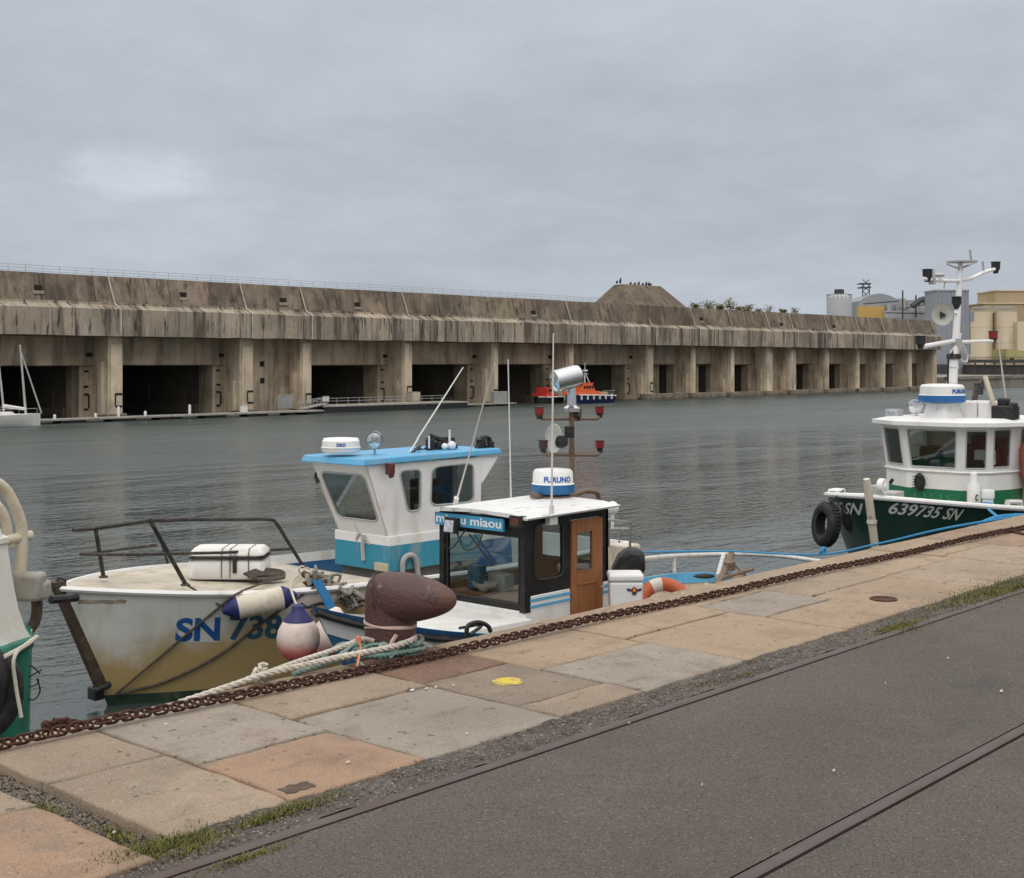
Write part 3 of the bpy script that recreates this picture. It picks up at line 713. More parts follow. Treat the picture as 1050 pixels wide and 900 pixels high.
for dy in (0,.8):
    mb = MB()
    for k in range(6): q = p0.lerp(p1,k/5)+V(0,dy,.05); mb.tube([q,q+V(0,0,.5)],.02,5)
    mb.tube([p0+V(0,dy,.55),p1+V(0,dy,.55)],.022,5); mb.build('handrail', railg, gw)
pl = ['slim white mooring post at the left end of the low pontoon', 'low white post beside the first pillar', 'tall white post in front of the first pillar', 'small white post near the second pen', 'tall white post by the second pen opening', 'white post left of the second pillar']
for i, (px, h_) in enumerate(((56,.3),(98,.3),(121.5,.75),(149,.35),(194.5,.75),(27,.35))):
    x = fx(px,86.2); mb = MB(); mb.lathe([(.10,.33),(.10,.33+h_*.85),(.06,.33+h_),(.005,.33+h_)],8,Matrix.Translation(V(x,86.2,0)))
    tag(mb.build('mooring_post', whitem, None, base=(x,86.2,.33)), pl[i], 'post', 'white posts on the low pontoon')
def cabinet(name, px0, px1, D, z0, h_, dep, mat, lab, cat, post=False):
    a, b = fx(px0,D), fx(px1,D); t = thing(name, lab, cat, ((a+b)/2, D, z0))
    MB().box((a,D,z0+(.35 if post else 0)),(b,D+dep,z0+h_)).build('panel', mat, t, smooth=False, bevel=.02)
    MB().box((a-.02,D-.015,z0+h_),(b+.02,D+dep+.02,z0+h_+.05)).build('cap', pipem, t, smooth=False)
    if post:
        for x in (a+.08,b-.14): MB().box((x,D+.02,z0),(x+.06,D+.08,z0+.35)).build('leg', railg, t, smooth=False)
greyb = M('grey_board', (.33,.325,.315), .8, dirt=(.22,.2,.18), dscale=2, var=.15)
cabinet('notice_board', 285, 301, 90.2, .35, 1.15, .08, greyb, 'plain grey board leaning between two pillars of the pens', 'board')
cabinet('white_bin', 248.5, 254, 86.1, .33, .55, .35, whitem, 'small white box on the pontoon by the second pillar', 'box')
cabinet('site_cabin', 423, 431, 90.0, .62, .85, .8, M('cream_panel', (.50,.44,.33), .7), 'small cream cabinet on the barge beside a pillar', 'cabinet')
cabinet('information_sign', 331, 337.5, 87.2, .62, .75, .05, whitem, 'small white sign on legs at the barge end', 'sign', True)
cabinet('electric_cabinet', 507, 520.5, 89.0, .30, 1.05, .5, greyb, 'grey cabinet with pale front on the short pontoon', 'cabinet')

def yacht(px0, px1, D, mast_px, mtop, lab, boom=True):
    a, b = fx(px0,D), fx(px1,D); t = thing('sailing_yacht', lab, 'yacht', ((a+b)/2, D+.9, 0), 'yachts moored by the left pens')
    h = Hull(b, a, D+.9, -.25, .75, .9, lambda x: .75, Le=2.8, tr=.8, zk=-.2) if False else None
    mb = MB(); R_ = []
    L_ = b-a
    for i in range(17):
        u_ = i/16; x = a+L_*u_; hw = .95*(1-max(0,(u_-.55)/.45)**2.2)*(.82+.18*min(1,u_/.3)); hw = max(hw,.03)
        R_.append([V(x,D+.9-hw,.78+.06*u_),V(x,D+.9-hw*.85,.2),V(x,D+.9-hw*.4,-.2),V(x,D+.9+hw*.4,-.2),V(x,D+.9+hw*.85,.2),V(x,D+.9+hw,.78+.06*u_)])
    mb.loft(R_,0); mb.build('hull', whitem, t)
    mb = MB(); mb.prism([(a+L_*.35,D+.45,.78),(a+L_*.38,D+.5,1.02),(a+L_*.68,D+.5,1.0),(a+L_*.76,D+.5,.80)],(0,.8,0)); mb.build('coachroof', whitem, t, bevel=.04)
    xm = fx(mast_px,D+.9); top = at(mtop[0],mtop[1],D+.9)
    am = M('alloy_spar', (.55,.54,.52), .4, metal=.3) if 'alloy_spar' not in bpy.data.materials else bpy.data.materials['alloy_spar']
    MB().tube([(xm,D+.9,.78),top],[.085,.06],8).build('mast', am, t)
    if boom:
        MB().tube([(xm,D+.9,1.15),(xm-1.6,D+.9,1.4)],[.1,.13],8).build('boom', whitem, t)
        MB().tube([top-V(0,0,.3),at(42.5,424,D+.9)],.05,6).build('forestay', am, t)
    pr = MB()
    for k in range(6): x = a+.3+(L_-.9)*k/5; pr.tube([(x,D+.2,.78),(x,D+.2,1.2)],.014,4)
    pr.tube([(a+.3,D+.2,1.2),(b-.6,D+.2,1.2)],.012,4); pr.build('lifeline', am, t)
yacht(-62, 48, 83.2, 26.5, (20.5,354), 'white sailing yacht with furled boom moored at the left pontoon')
yacht(-90, 20, 87.6, 4, (-1,374), 'white yacht mostly hidden behind the nearer yacht', False)

# lifeboat and small red launch
orm = M('lifeboat_orange', (.62,.095,.02), .5, var=.08); navy = M('navy_paint', (.012,.022,.085), .4, var=.1); redm = M('launch_red', (.50,.035,.02), .5, var=.1)
def launch(px0, px1, D, hullm, topm, lab, name, big):
    a, b = fx(px0,D), fx(px1,D); L_ = b-a; cy = D+1.4; t = thing(name, lab, 'lifeboat' if big else 'launch', ((a+b)/2,cy,0))
    R_ = []
    for i in range(15):
        u_ = i/14; x = a+L_*u_; hw = 1.35*(1-max(0,(.3-u_)/.3)**2.2)*(1-.1*u_); hw = max(hw,.05); hz = 1.0-.22*u_ if big else .7
        hz *= .92
        R_.append([V(x,cy-hw,hz),V(x,cy-hw*.9,.35),V(x,cy-hw*.7,-.3),V(x,cy+hw*.7,-.3),V(x,cy+hw*.9,.35),V(x,cy+hw,hz)])
    MB().loft(R_,0).build('hull', hullm, t)
    MB().tube([R_[i][0]+V(0,-.03,.03) for i in range(15)],.07,6).build('rubbing_strake', whitem, t)
    s = 1 if big else .8
    mb = MB(); mb.prism([(a+L_*.06,cy-1.0,.9*s),(a+L_*.10,cy-.9,1.25*s),(a+L_*.66,cy-.9,1.25*s),(a+L_*.68,cy-1.0,.8*s)],(0,2.0,0)); mb.build('deckhouse', topm, t, bevel=.05)
    mb = MB(); mb.prism([(a+L_*.20,cy-.85,1.25*s),(a+L_*.27,cy-.72,2.0*s),(a+L_*.50,cy-.72,2.05*s),(a+L_*.56,cy-.85,1.25*s)],(0,1.7,0)); wh = mb.build('wheelhouse', topm, t, bevel=.05)
    for k in range(4):
        x = a+L_*(.27+.065*k); MB().box((x,cy-.83,1.55*s),(x+L_*.04,cy-.70,1.85*s)).build('window', darkv, wh, smooth=False)
    if big:
        MB().box((a+L_*.22,cy-.7,2.03),(a+L_*.53,cy+.7,2.15)).build('flybridge_rail', topm, t, bevel=.03)
        MB().box((a+L_*.68,cy-1.0,.78),(a+L_*.84,cy+1.0,1.15)).build('aft_locker', M('sand_canvas',(.52,.36,.17),.8), t, bevel=.04)
        mb = MB(); xm = a+L_*.44
        for dx in (-.4,.4): mb.tube([(xm+dx,cy-.3,2.1),(xm,cy,3.3)],.045,5)
        mb.tube([(xm,cy,3.2),(xm,cy,4.3)],.03,5); mb.tube([(xm-.55,cy,3.1),(xm+.55,cy,3.1)],.03,5); mb.build('mast', whitem, t)
        mb = MB(); mb.lathe([(.3,3.35),(.32,3.42),(.3,3.52)],10,Matrix.Translation(V(xm,cy,0))); mb.build('radar', whitem, t)
        fd = MB()
        for k in range(6): fd.box((a+L_*(.1+.15*k),cy-1.46,.42),(a+L_*(.115+.15*k),cy-1.3,.95))
        fd.build('hull_mark', whitem, t, smooth=False)
        mb = MB()
        for k in range(9): x = a+L_*(.66+.035*k); mb.tube([(x,cy-1.2,.75),(x,cy-1.2,1.3)],.018,4)
        mb.tube([(a+L_*.66,cy-1.2,1.3),(b-.1,cy-1.2,1.3)],.018,4); mb.build('guard_rail', railg, t)
launch(592, 633, 86.5, navy, orm, 'orange lifeboat with navy blue hull moored beside the bunker', 'rescue_lifeboat', True)
launch(562, 580, 89.4, blackm, redm, 'small red launch moored left of the orange lifeboat', 'red_launch', False)

# ================================================================== beyond the pens
galv = M('corrugated_grey', (.29,.315,.35), .6, dirt=(.22,.235,.26), dscale=.08, stretch=(1,1,.3), var=.1, vscale=.1)
galv2 = M('pale_grey_cladding', (.40,.42,.44), .6, dirt=(.28,.29,.30), dscale=.1, stretch=(1,1,.3), var=.1, vscale=.1)
ochre = M('ochre_cladding', (.55,.36,.11), .7, var=.08, vscale=.1); beige = M('beige_render', (.41,.32,.20), .85, dirt=(.33,.25,.155), dscale=.12, stretch=(1,1,.25), damt=.7, var=.14, vscale=.1)
beige2 = M('silo_concrete', (.66,.57,.42), .85, dirt=(.40,.32,.22), dscale=.15, stretch=(1,1,.15), damt=.6, var=.1, vscale=.1)
steel = M('dark_steel', (.07,.07,.075), .6, metal=.3, var=.2)
def block(px0, px1, ytop, ybot, t_, depth, mat, ribs=0, parent=None, name='wall', roofm=None):
    """building volume facing the camera's basin: front corners on two sight lines at range t_"""
    a, b = att(px0, ytop, t_), att(px1, ytop, t_); z1 = a.z; z0 = 0.5 if ybot is None else att(px0, ybot, t_).z
    fw = V(CA, SA, 0)*depth; P = [V(a.x,a.y,z0),V(b.x,b.y,z0),V(b.x+fw.x,b.y+fw.y,z0),V(a.x+fw.x,a.y+fw.y,z0)]
    mb = MB(); mb.prism(P, (0,0,z1-z0))
    if ribs:
        d = (b-a); n = max(2,int(d.length/ribs)); nf = V(-CA,-SA,0)*.12
        for k in range(n):
            q = a+d*((k+.5)/n); e_ = d.normalized()*.12
            mb.prism([V(q.x,q.y,z0)-e_,V(q.x,q.y,z0)+e_,V(q.x,q.y,z0)+e_+nf,V(q.x,q.y,z0)-e_+nf],(0,0,z1-z0-.02))
    o = mb.build(name, mat, parent, smooth=False)
    return z0, z1, a, b
def bbase(px, t_): p = att(px, HY+1, t_); return (p.x, p.y, 1.9)
# far quay right of the bunker
fq = M('far_quay_stone', (.25,.225,.19), .9, dirt=(.08,.075,.06), dscale=.3, stretch=(1,1,.5), var=.2, vscale=.1)
mb = MB(); mb.box((XR+.1,89.4,-1),(900,150.1,1.93)); mb.box((XR+.1,89.2,1.55),(900,89.6,2.05)); struct('far_quay', mb, fq, smooth=False)
tk = thing('storage_tank', 'round grey storage tank behind the bunker roof', 'tank', bbase(860,300))
p = att(860.5,307,300); r = 12.6*300/FPX
mb = MB(); mb.lathe([(r,1.9),(r,p.z),(r*.96,p.z+.3),(r*.5,p.z+1.1),(.1,p.z+1.3)],28,Matrix.Translation(V(p.x,p.y,0))); mb.build('shell', galv2, tk)
mb = MB()
for k in range(18): a_ = 2*PI*k/18; q = V(p.x+r*.98*math.cos(a_),p.y+r*.98*math.sin(a_),p.z); mb.tube([q,q+V(0,0,1.0)],.05,4)
mb.tube([V(p.x+r*.98*math.cos(2*PI*k/24),p.y+r*.98*math.sin(2*PI*k/24),p.z+1) for k in range(24)],.05,4,closed=True)
mb.box((p.x-.8,p.y-.8,p.z+1.1),(p.x+.8,p.y+.8,p.z+2.2)); mb.build('top_rail', steel, tk)
fac = thing('process_works', 'grey barrel roofed works with an ochre panel behind the bunker', 'factory', bbase(915,330))
z0, z1, a, b = block(881,922,309,None,330,22,galv,0,fac)
mb = MB(); P = []
for k in range(13):
    u_ = k/12; q = a.lerp(b,u_); P.append(V(q.x,q.y,z1-.05+1.9*math.sin(PI*u_)**.8))
mb.prism(P, V(CA,SA,0)*22); mb.build('roof', galv, fac)
block(880.5,907,314.5,329,328,2,ochre,0,fac,'ochre_panel'); block(907.2,958,319,None,327,14,galv2,1.8,fac,'lean_to')
block(917,929,306.5,316,331,6,M('hut_grey_beige',(.36,.34,.30),.8),0,fac,'roof_hut'); block(930.5,957,308,319,335,8,galv,0,fac,'upper_wall'); block(925.5,926.4,298,329,325,.6,steel,0,fac,'vent_pipe'); block(939,940,303,326,325,.6,steel,0,fac,'vent_pipe')
mb = MB(); mb.tube([att(935,314.5,322),att(944,308,322),att(961,304,322)],.75,8); mb.build('conveyor_duct', steel, fac)
for px_,y0_,y1_ in ((910,312,319),(919,313,319),(933,311,320),(944,310,320),(949,305,312),(953,312,321)): block(px_,px_+random.uniform(1.5,4),y0_,y1_,327.5,2,random.choice((steel,galv,galv2)),0,fac,'roof_plant')
for a_,b_ in (((885,312),(922,309)),((908,321),(957,322)),((930,316),(957,311))): MB().tube([att(*a_,325.5),att(*b_,325.5)],.16,5).build('pipe', steel, fac)
ct = thing('lattice_tower', 'small dark lattice platform tower above the grey works', 'tower', bbase(888,340))
mb = MB()
for dx in (884.5,891.5):
    for t_ in (338,340.5): mb.tube([att(dx,322,t_),att(dx,291.5,t_)],.14,4)
for yy in (318,311,305,299,293): 
    mb.tube([att(884.5,yy,338),att(891.5,yy-6,338)],.1,4); mb.tube([att(891.5,yy,338),att(884.5,yy-6,338)],.1,4)
mb.build('frame', steel, ct)
mb = MB()
for yy in (291.5,295.5): q0,q1 = att(882.5,yy,337.5),att(893.5,yy,337.5); mb.prism([q0,q1,q1+V(CA,SA,0)*3.5,q0+V(CA,SA,0)*3.5],(0,0,.25))
mb.build('platform', steel, ct, smooth=False)
tw = thing('grey_tower_building', 'tall corrugated grey tower standing right of the bunker end', 'tower', bbase(976,262))
block(959.5,993.5,298.5,None,262,7,galv,.85,tw); z0,z1,a,b = block(958.8,994,297.2,298.6,261.8,7.4,galv2,0,tw,'roof_edge')
block(961.5,971,374,None,261.6,.5,steel,0,tw,'door'); block(994,999,320,330,264,2,galv,0,tw,'side_box')
sl_ = ['left pale concrete silo beside the grey tower', 'right pale concrete silo beside the beige mill']
for i, px in enumerate((1007.5,1030.5)):
    t_ = 300; p = att(px,319.5,t_); r = 11.6*t_/FPX; s_ = thing('grain_silo', sl_[i], 'silo', bbase(px,t_), 'pale grain silos')
    mb = MB(); prof = [(r,1.9)]
    for k in range(1,5): zz = 1.9+(p.z-1.9)*k/4; prof += [(r,zz-.1),(r+.06,zz-.1),(r+.06,zz),(r,zz)]
    mb.lathe(prof,32,Matrix.Translation(V(p.x,p.y,0))); mb.build('shell', beige2, s_)
    mb = MB()
    for k in range(20):
        a_ = 2*PI*k/20; q = V(p.x+r*.95*math.cos(a_),p.y+r*.95*math.sin(a_),p.z); mb.tube([q,q+V(0,0,.9)],.05,4)
    mb.tube([V(p.x+r*.95*math.cos(2*PI*k/24),p.y+r*.95*math.sin(2*PI*k/24),p.z+.9) for k in range(24)],.05,4,closed=True); mb.build('top_rail', railg, s_)
    dp = MB(); q = att(px+(11.2 if i == 0 else -11.2),321,t_-3); 
    if i == 0: dp.tube([V(q.x,q.y,2),V(q.x,q.y,q.z)],.22,6); dp.build('drop_pipe', M('rust_brown',(.12,.05,.03),.8), s_)
ml = thing('beige_mill', 'large stepped beige mill building at the right edge', 'mill', bbase(1040,330))
block(1009,1090,311.5,None,330,16,beige,0,ml); block(1021,1095,298.5,312,333,13,beige,0,ml,'upper_storey'); block(1043.5,1095,330,None,296,20,ochre if False else beige2,0,ml,'side_wing')
block(1008.2,1091,310.6,311.8,329.7,16.5,beige2,0,ml,'cornice'); block(1020.4,1096,297.6,298.8,332.7,13.5,beige2,0,ml,'cornice')
gb = thing('gabled_shed', 'small yellow gabled shed on the far quay', 'shed', bbase(1042,262))
z0,z1,a,b = block(1032,1075,366,None,262,8,M('yellowish_render',(.42,.36,.17),.85,var=.15),0,gb)
mb = MB(); m_ = a.lerp(b,.0); P = [V(a.x,a.y,z1),V(b.x,b.y,z1),V(b.x,b.y,z1+.6),V(a.x,a.y,z1+1.5)]; mb.prism(P, V(CA,SA,0)*8); mb.build('roof', M('mossy_roof',(.40,.36,.16),.9,var=.2), gb, smooth=False)
block(1035.5,1040,367.5,371.5,261.8,.3,darkv,0,gb,'window')
cv = thing('quay_conveyor', 'long dark conveyor gantry on the far quay', 'conveyor', bbase(1015,248))
block(997,1052,369,372.5,248,2.5,steel,0,cv,'belt_housing')
for px in (1000,1010,1020,1030,1040): block(px,px+.7,372.4,389,248.4,.4,steel,0,cv,'leg')
mb = MB(); [mb.tube([att(px,369,248),att(px,366.5,248)],.05,4) for px in range(997,1052,3)]; mb.tube([att(997,366.5,248),att(1051,366.5,248)],.05,4); mb.build('hand_rail', steel, cv)
wb = thing('work_barge', 'dark low work barge moored at the far quay', 'barge', (atz(1020,396.8,0)))
q0, q1 = atz(986,397.6,0), atz(1075,396.6,0)
mb = MB(); mb.prism([V(q0.x,q0.y-2.2,-.3),V(q1.x,q0.y-2.2,-.3),V(q1.x,q0.y+.6,-.3),V(q0.x,q0.y+.6,-.3)],(0,0,1.1)); mb.build('hull', blackm, wb, smooth=False)
wl = thing('quay_shed', 'long low dark shed along the far quay', 'shed', bbase(1020,258))
block(996,1085,374.8,None,256,5,M('dark_timber',(.06,.055,.05),.9,var=.3),2.5,wl); block(995,1086,373.8,374.9,255.7,5.5,fq,0,wl,'roof')
# ================================================================== near boats
gasket = M('window_rubber', (.03,.03,.03), .6); glass = glass_mat('window_glass', (.78,.82,.82), .22)
frost = M('grey_gasket', (.42,.42,.41), .6, var=.1)
whitep = M('white_paint', (.80,.80,.79), .42, dirt=(.52,.45,.34), dscale=2.2, stretch=(1,1,.35), damt=.55, lo=.5, hi=.75, var=.07, extra=[((.33,.22,.12), .55, 5, (1,1,.12), .64, .74)])
lblue = M('sky_blue_paint', (.10,.37,.62), .45, dirt=(.25,.40,.47), dscale=4, damt=.5, var=.1); tealp = M('turquoise_paint', (.035,.27,.40), .45, dirt=(.10,.33,.40), dscale=3, damt=.5, var=.12)
deepblue = M('deep_blue_paint', (.02,.13,.32), .45, dirt=(.08,.2,.3), dscale=3, damt=.5, var=.12)
stainless = M('stainless_tube', (.55,.55,.54), .3, metal=.85, dirt=(.3,.22,.15), dscale=12, damt=.4)
rustt = M('rusted_tube', (.21,.17,.14), .65, metal=.25, dirt=(.17,.085,.04), dscale=14, damt=.8, lo=.4, hi=.6)
darkpipe = M('dark_pipe', (.035,.032,.03), .55, metal=.3, dirt=(.16,.13,.10), dscale=16, damt=.6)
whip = M('whip_white', (.66,.65,.61), .5, var=.08)
lampg = M('lamp_glass', (.80,.81,.82), .10, metal=.75, spec=.9, var=.35, vscale=14); chrome = M('chrome', (.62,.63,.64), .18, metal=.9, var=.08)
redl = M('red_lens', (.22,.012,.012), .2, spec=.7, var=.1); blk = M('black_plastic', (.016,.016,.017), .5, dirt=(.06,.055,.05), dscale=8, damt=.5)
bluemark = M('marking_blue', (.014,.11,.40), .55, var=.15, dirt=(.08,.16,.36), dscale=14, damt=.5); tealmark = M('marking_teal', (.035,.125,.20), .6, var=.15, dirt=(.12,.19,.2), dscale=14, damt=.5)
interior = M('cabin_interior', (.40,.36,.31), .8, var=.1); woodb = M('varnished_brown', (.30,.125,.05), .5, dirt=(.20,.075,.028), dscale=5, stretch=(4,4,.5), damt=.6, var=.15)
navyf = M('fender_navy', (.018,.022,.11), .5, var=.1); creamf = M('fender_cream', (.62,.56,.47), .55, dirt=(.36,.28,.19), dscale=5, damt=.65, var=.1)
ropew = M('white_rope', (.56,.52,.45), .9, dirt=(.33,.29,.23), dscale=10, damt=.6, var=.15, bump=.4, bscale=150); ropeg = M('sea_green_rope', (.15,.255,.225), .9, dirt=(.36,.35,.29), dscale=7, damt=.8, var=.25)
ropeb = M('blue_rope', (.05,.27,.50), .85, var=.15); ropek = M('dark_rope', (.075,.062,.05), .9, dirt=(.2,.17,.13), dscale=14, damt=.5)
def scope(mb, c, d, r, L_, m=0, ml=1):          # drum lamp pointing along d
    d = Vector(d).normalized(); Q = d.to_track_quat('Z','Y').to_matrix().to_4x4(); T = Matrix.Translation(Vector(c)) @ Q
    mb.lathe([(r*.55,-L_*.52),(r*.9,-L_*.45),(r,-L_*.3),(r,L_*.42),(r*1.07,L_*.44),(r*1.07,L_*.5),(r*.93,L_*.5),(r*.90,L_*.46)],20,T,m,caps=False)
    mb.lathe([(.001,-L_*.53),(r*.55,-L_*.52)],20,T,m,caps=False)
    mb.lathe([(r*.9,L_*.46),(r*.7,L_*.485),(.001,L_*.50)],20,T,ml,caps=False)
def radome(name, c, r, h_, parent, band=None, txt=None, face=-1.1):
    c = Vector(c); mb = MB()
    mb.lathe([(.001,0),(r*.90,0),(r*.97,h_*.08),(r,h_*.35),(r*1.02,h_*.38),(r*.97,h_*.42),(r*.95,h_*.86),(r*.86,h_*.97),(r*.5,h_*1.01),(.001,h_*1.02)],32,Matrix.Translation(c),0,caps=False)
    o = mb.build(name, whitep, parent)
    if band: MB().lathe([(r*.86,-h_*.04),(r*.975,-.001),(r*1.012,h_*.06),(r*1.03,h_*.33),(r*1.03,h_*.37)],32,Matrix.Translation(c),0,caps=False).build('colour_band', band, o)
    if txt:
        th = h_*.26
        def fn(s, t): a = face+s/(r); rr = r*.968+.003; return V(c.x+rr*math.cos(a), c.y+rr*math.sin(a), c.z+h_*.50+t)
        letter('lettering', txt, th*1.2, fn, bluemark, o, bold=.004*r/.3)
    return o
def nav_lamp(parent, c, mat, s=.075, name='signal_lamp'):
    c = Vector(c); mb = MB()
    mb.lathe([(s*.5,-s*1.5),(s*.9,-s*.75),(s*1.0,-s*.7)],12,Matrix.Translation(c),0); mb.lathe([(s,-s*.7),(s*1.02,s*.8)],12,Matrix.Translation(c),1,caps=False)
    mb.lathe([(s*1.15,s*.8),(s*1.15,s*.95),(s*.4,s*1.05)],12,Matrix.Translation(c),0); mb.cbox(c+V(0,0,-s*1.6),(s*.9,s*.9,s*.3),0)
    return mb.build(name, [blk, mat], parent)

# ------------------------------------------------------------------ boat with the sky blue wheelhouse roof
B1Y = 14.92
h1 = Hull(8.16, 17.9, B1Y, .69, 1.584, 1.58, lambda x: 1.584-.085*max(0,x-8.16)+.0055*max(0,x-8.16)**2 , Le=2.7, p=2.15, flare=.10, tr=.86)
b1 = thing('fishing_boat', 'stained white fishing boat with sky blue wheelhouse roof and blue number on its bow', 'fishing boat', (12.5, B1Y, 0), 'fishing boats along the quay')
hullm1 = M('stained_white_hull', (.035,.075,.05), .5, zones=[(.13,(.80,.785,.745))], dirt=(.42,.36,.27), dscale=1.4, stretch=(1,1,.5), damt=.4, lo=.5, hi=.75, var=.08, extra=[((.46,.40,.32), .4, 3.0, (1,1,.15), .55, .72), ((.20,.17,.13), .6, 5.5, (1,1,.5), .66, .74)])
# the ochre bloom on the lower bow: a stain with its own outline
nt = hullm1.node_tree; N = nt.nodes; L = nt.links; bs = N['Principled BSDF']; src = bs.inputs['Base Color'].links[0].from_socket
tcn = N.new('ShaderNodeTexCoord'); sp = N.new('ShaderNodeSeparateXYZ'); L.new(tcn.outputs['Object'], sp.inputs[0])
def mN(op, a, b):
    n = N.new('ShaderNodeMath'); n.operation = op
    for i, x in enumerate((a,b)):
        if isinstance(x,(int,float)): n.inputs[i].default_value = x
        else: L.new(x, n.inputs[i])
    return n.outputs[0]
nz = N.new('ShaderNodeTexNoise'); nz.inputs['Scale'].default_value = 1.7; nz.inputs['Detail'].default_value = 11; nz.inputs['Roughness'].default_value = .68; L.new(tcn.outputs['Object'], nz.inputs[0])
hgt = mN('ADD', sp.outputs['Z'], mN('MULTIPLY', mN('SUBTRACT', nz.outputs['Fac'], .5), 1.25))
hgt = mN('SUBTRACT', hgt, mN('MULTIPLY', mN('ADD', sp.outputs['X'], 3.6), .22))        # rises away from the stem
r1 = N.new('ShaderNodeMapRange'); r1.interpolation_type = 'SMOOTHSTEP'; [setattr(r1.inputs[k],'default_value',v_) for k,v_ in (('From Min',.38),('From Max',1.0),('To Min',.95),('To Max',0))]
L.new(hgt, r1.inputs['Value']); gz = mN('GREATER_THAN', sp.outputs['Z'], .13); fac_ = mN('MULTIPLY', r1.outputs[0], gz)
xm_ = N.new('ShaderNodeMix'); xm_.data_type = 'RGBA'; L.new(fac_, xm_.inputs[0]); L.new(src, xm_.inputs[6]); xm_.inputs[7].default_value = (.50,.345,.14,1); L.new(xm_.outputs[2], bs.inputs['Base Color'])
deckm = M('worn_deck', (.50,.45,.37), .85, dirt=(.32,.26,.19), dscale=4, damt=.7, var=.15, bump=.3, bscale=60)
d1 = lambda x: (h1.sheer(x)-.03) if x < 12.4 else max(.42, h1.sheer(x)-.03-(x-12.4)*2)
h1.make(d1).build('hull', [hullm1, whitep, whitep, deckm], b1, ang=50)
g = [h1.edge(1,10.4,17.8,-.13,-.072),h1.edge(1,10.4,17.8,-.60,-.072)]; MB().loft(g,0,caps=False,closed=False).build('bulwark_lining', deepblue, b1, fixn=False)
for sd_ in (-1, 1):
    mb = MB(); mb.tube(h1.edge(sd_, 8.17, 17.9, -.03, .012),.035,6); mb.build('rubbing_strake', whitep, b1)
g = [h1.edge(1,10.4,17.8,.015,-.075),h1.edge(1,10.4,17.8,-.13,-.078)]; MB().loft(g,0,caps=False,closed=False).build('bulwark_band', whitep, b1, fixn=False)
mb = MB(); mb.loft([[V(h1.stem(z)-.055,B1Y-.05,z),V(h1.stem(z)-.055,B1Y+.05,z),V(h1.stem(z)+.10,B1Y+.07,z),V(h1.stem(z)+.10,B1Y-.07,z)] for z in (1.64,1.2,.8,.4,.22)],0)
mb.build('stem_bar', M('rusty_stem_iron',(.075,.052,.038),.75,metal=.2,dirt=(.17,.12,.08),dscale=9,damt=.6,bump=.3,bscale=40), b1, bevel=.01)
mb = MB(); mb.box((8.62,B1Y-.09,.10),(8.76,B1Y+.09,.26)); mb.tube([V(8.60,B1Y-.14,.24),V(8.80,B1Y-.16,.30)],.045,8); mb.build('stem_shoe', blk, b1, bevel=.02)
mb = MB(); mb.tube([at(56,601,B1Y-.02),at(60,592,B1Y-.02),at(67,594,B1Y-.05),at(66,602,B1Y-.05)],.022,6,closed=True); mb.tube([at(52,614.5,B1Y-.28),at(79,612,B1Y-.22)],.05,8); mb.build('bow_fairlead', blk, b1)
def on1(s_px, py, off=.012, side=-1): pass
def hull_pt(h, px, py, side=-1, off=.006):
    u, v = uv(px, py); lo = None; t = 8.0
    while t < 40:
        p = V(t*(CA+SA*u), t*(SA-CA*u), H-v*t)
        if p.x >= h.stem(p.z)+.002 and abs(p.y-h.cy) <= h.hb(p.x, p.z)+off: return p
        t += .004
    return at(px, py, h.cy+side*h.B*.9)
def hull_letter(name, body, h, side, TL, TR, BR, BL, mat, parent, shear=0.0, bold=0.0, grow=1.0):
    Q = [hull_pt(h, *c, side=side) for c in (TL, TR, BR, BL)]
    vs, fs, w_ = text_geo(body, 1.0, shear, 1.0, bold, 2); y0, y1 = min(v.y for v in vs), max(v.y for v in vs); x0 = min(v.x for v in vs)
    mb = MB(); out = []
    for v in vs:
        a, b = (v.x-x0)/(w_-x0), (v.y-y0)/(y1-y0)
        q = (Q[3]*(1-a)+Q[2]*a)*(1-b)+(Q[0]*(1-a)+Q[1]*a)*b
        out.append(h.pt(q.x, q.z, side, .007))
    mb.add(out, fs); return mb.build(name, mat, parent, smooth=False, fixn=False)
# number on the bow
pA = hull_pt(h1, 181, 658); pB = hull_pt(h1, 288, 654)
def onhull1(x0, z0, slope): return lambda s, t: h1.pt(x0+s, z0+t+s*slope, -1, .006)
mb = MB(); pp = [hull_pt(h1,*q,off=.003) for q in ((184,631),(227,631),(224,658),(183,658))]
mb = MB(); rows = []
for j in range(5):
    b_ = j/4; rows.append([h1.pt(*(lambda q: (q.x, q.z))((pp[3]*(1-i/8)+pp[2]*(i/8))*(1-b_)+(pp[0]*(1-i/8)+pp[1]*(i/8))*b_), -1, .0035) for i in range(9)])
mb.loft(rows,0,caps=False,closed=False); mb.build('number_patch', M('patch_white',(.74,.73,.70),.5,var=.06), b1, fixn=False)
hull_letter('registration_letters','SN',h1,-1,(181,633),(226,632),(225,656.5),(179,657.5),bluemark,b1,bold=.035)
hull_letter('registration_number','738',h1,-1,(236,630),(290,629),(288,654),(234,656),tealmark,b1,bold=.03)
# scuff on the bow
mb = MB(); a0, a1 = hull_pt(h1,80,617), hull_pt(h1,128,620)
mb.loft([[h1.pt(a0.x+(a1.x-a0.x)*i/8, a0.z-.02+j*.05+.006*math.sin(i*2), -1, .003) for i in range(9)] for j in range(2)],0,caps=False,closed=False); mb.build('scuff_mark', M('scuff_brown',(.36,.30,.23),.8,dirt=(.6,.56,.5),dscale=10), b1, fixn=False)
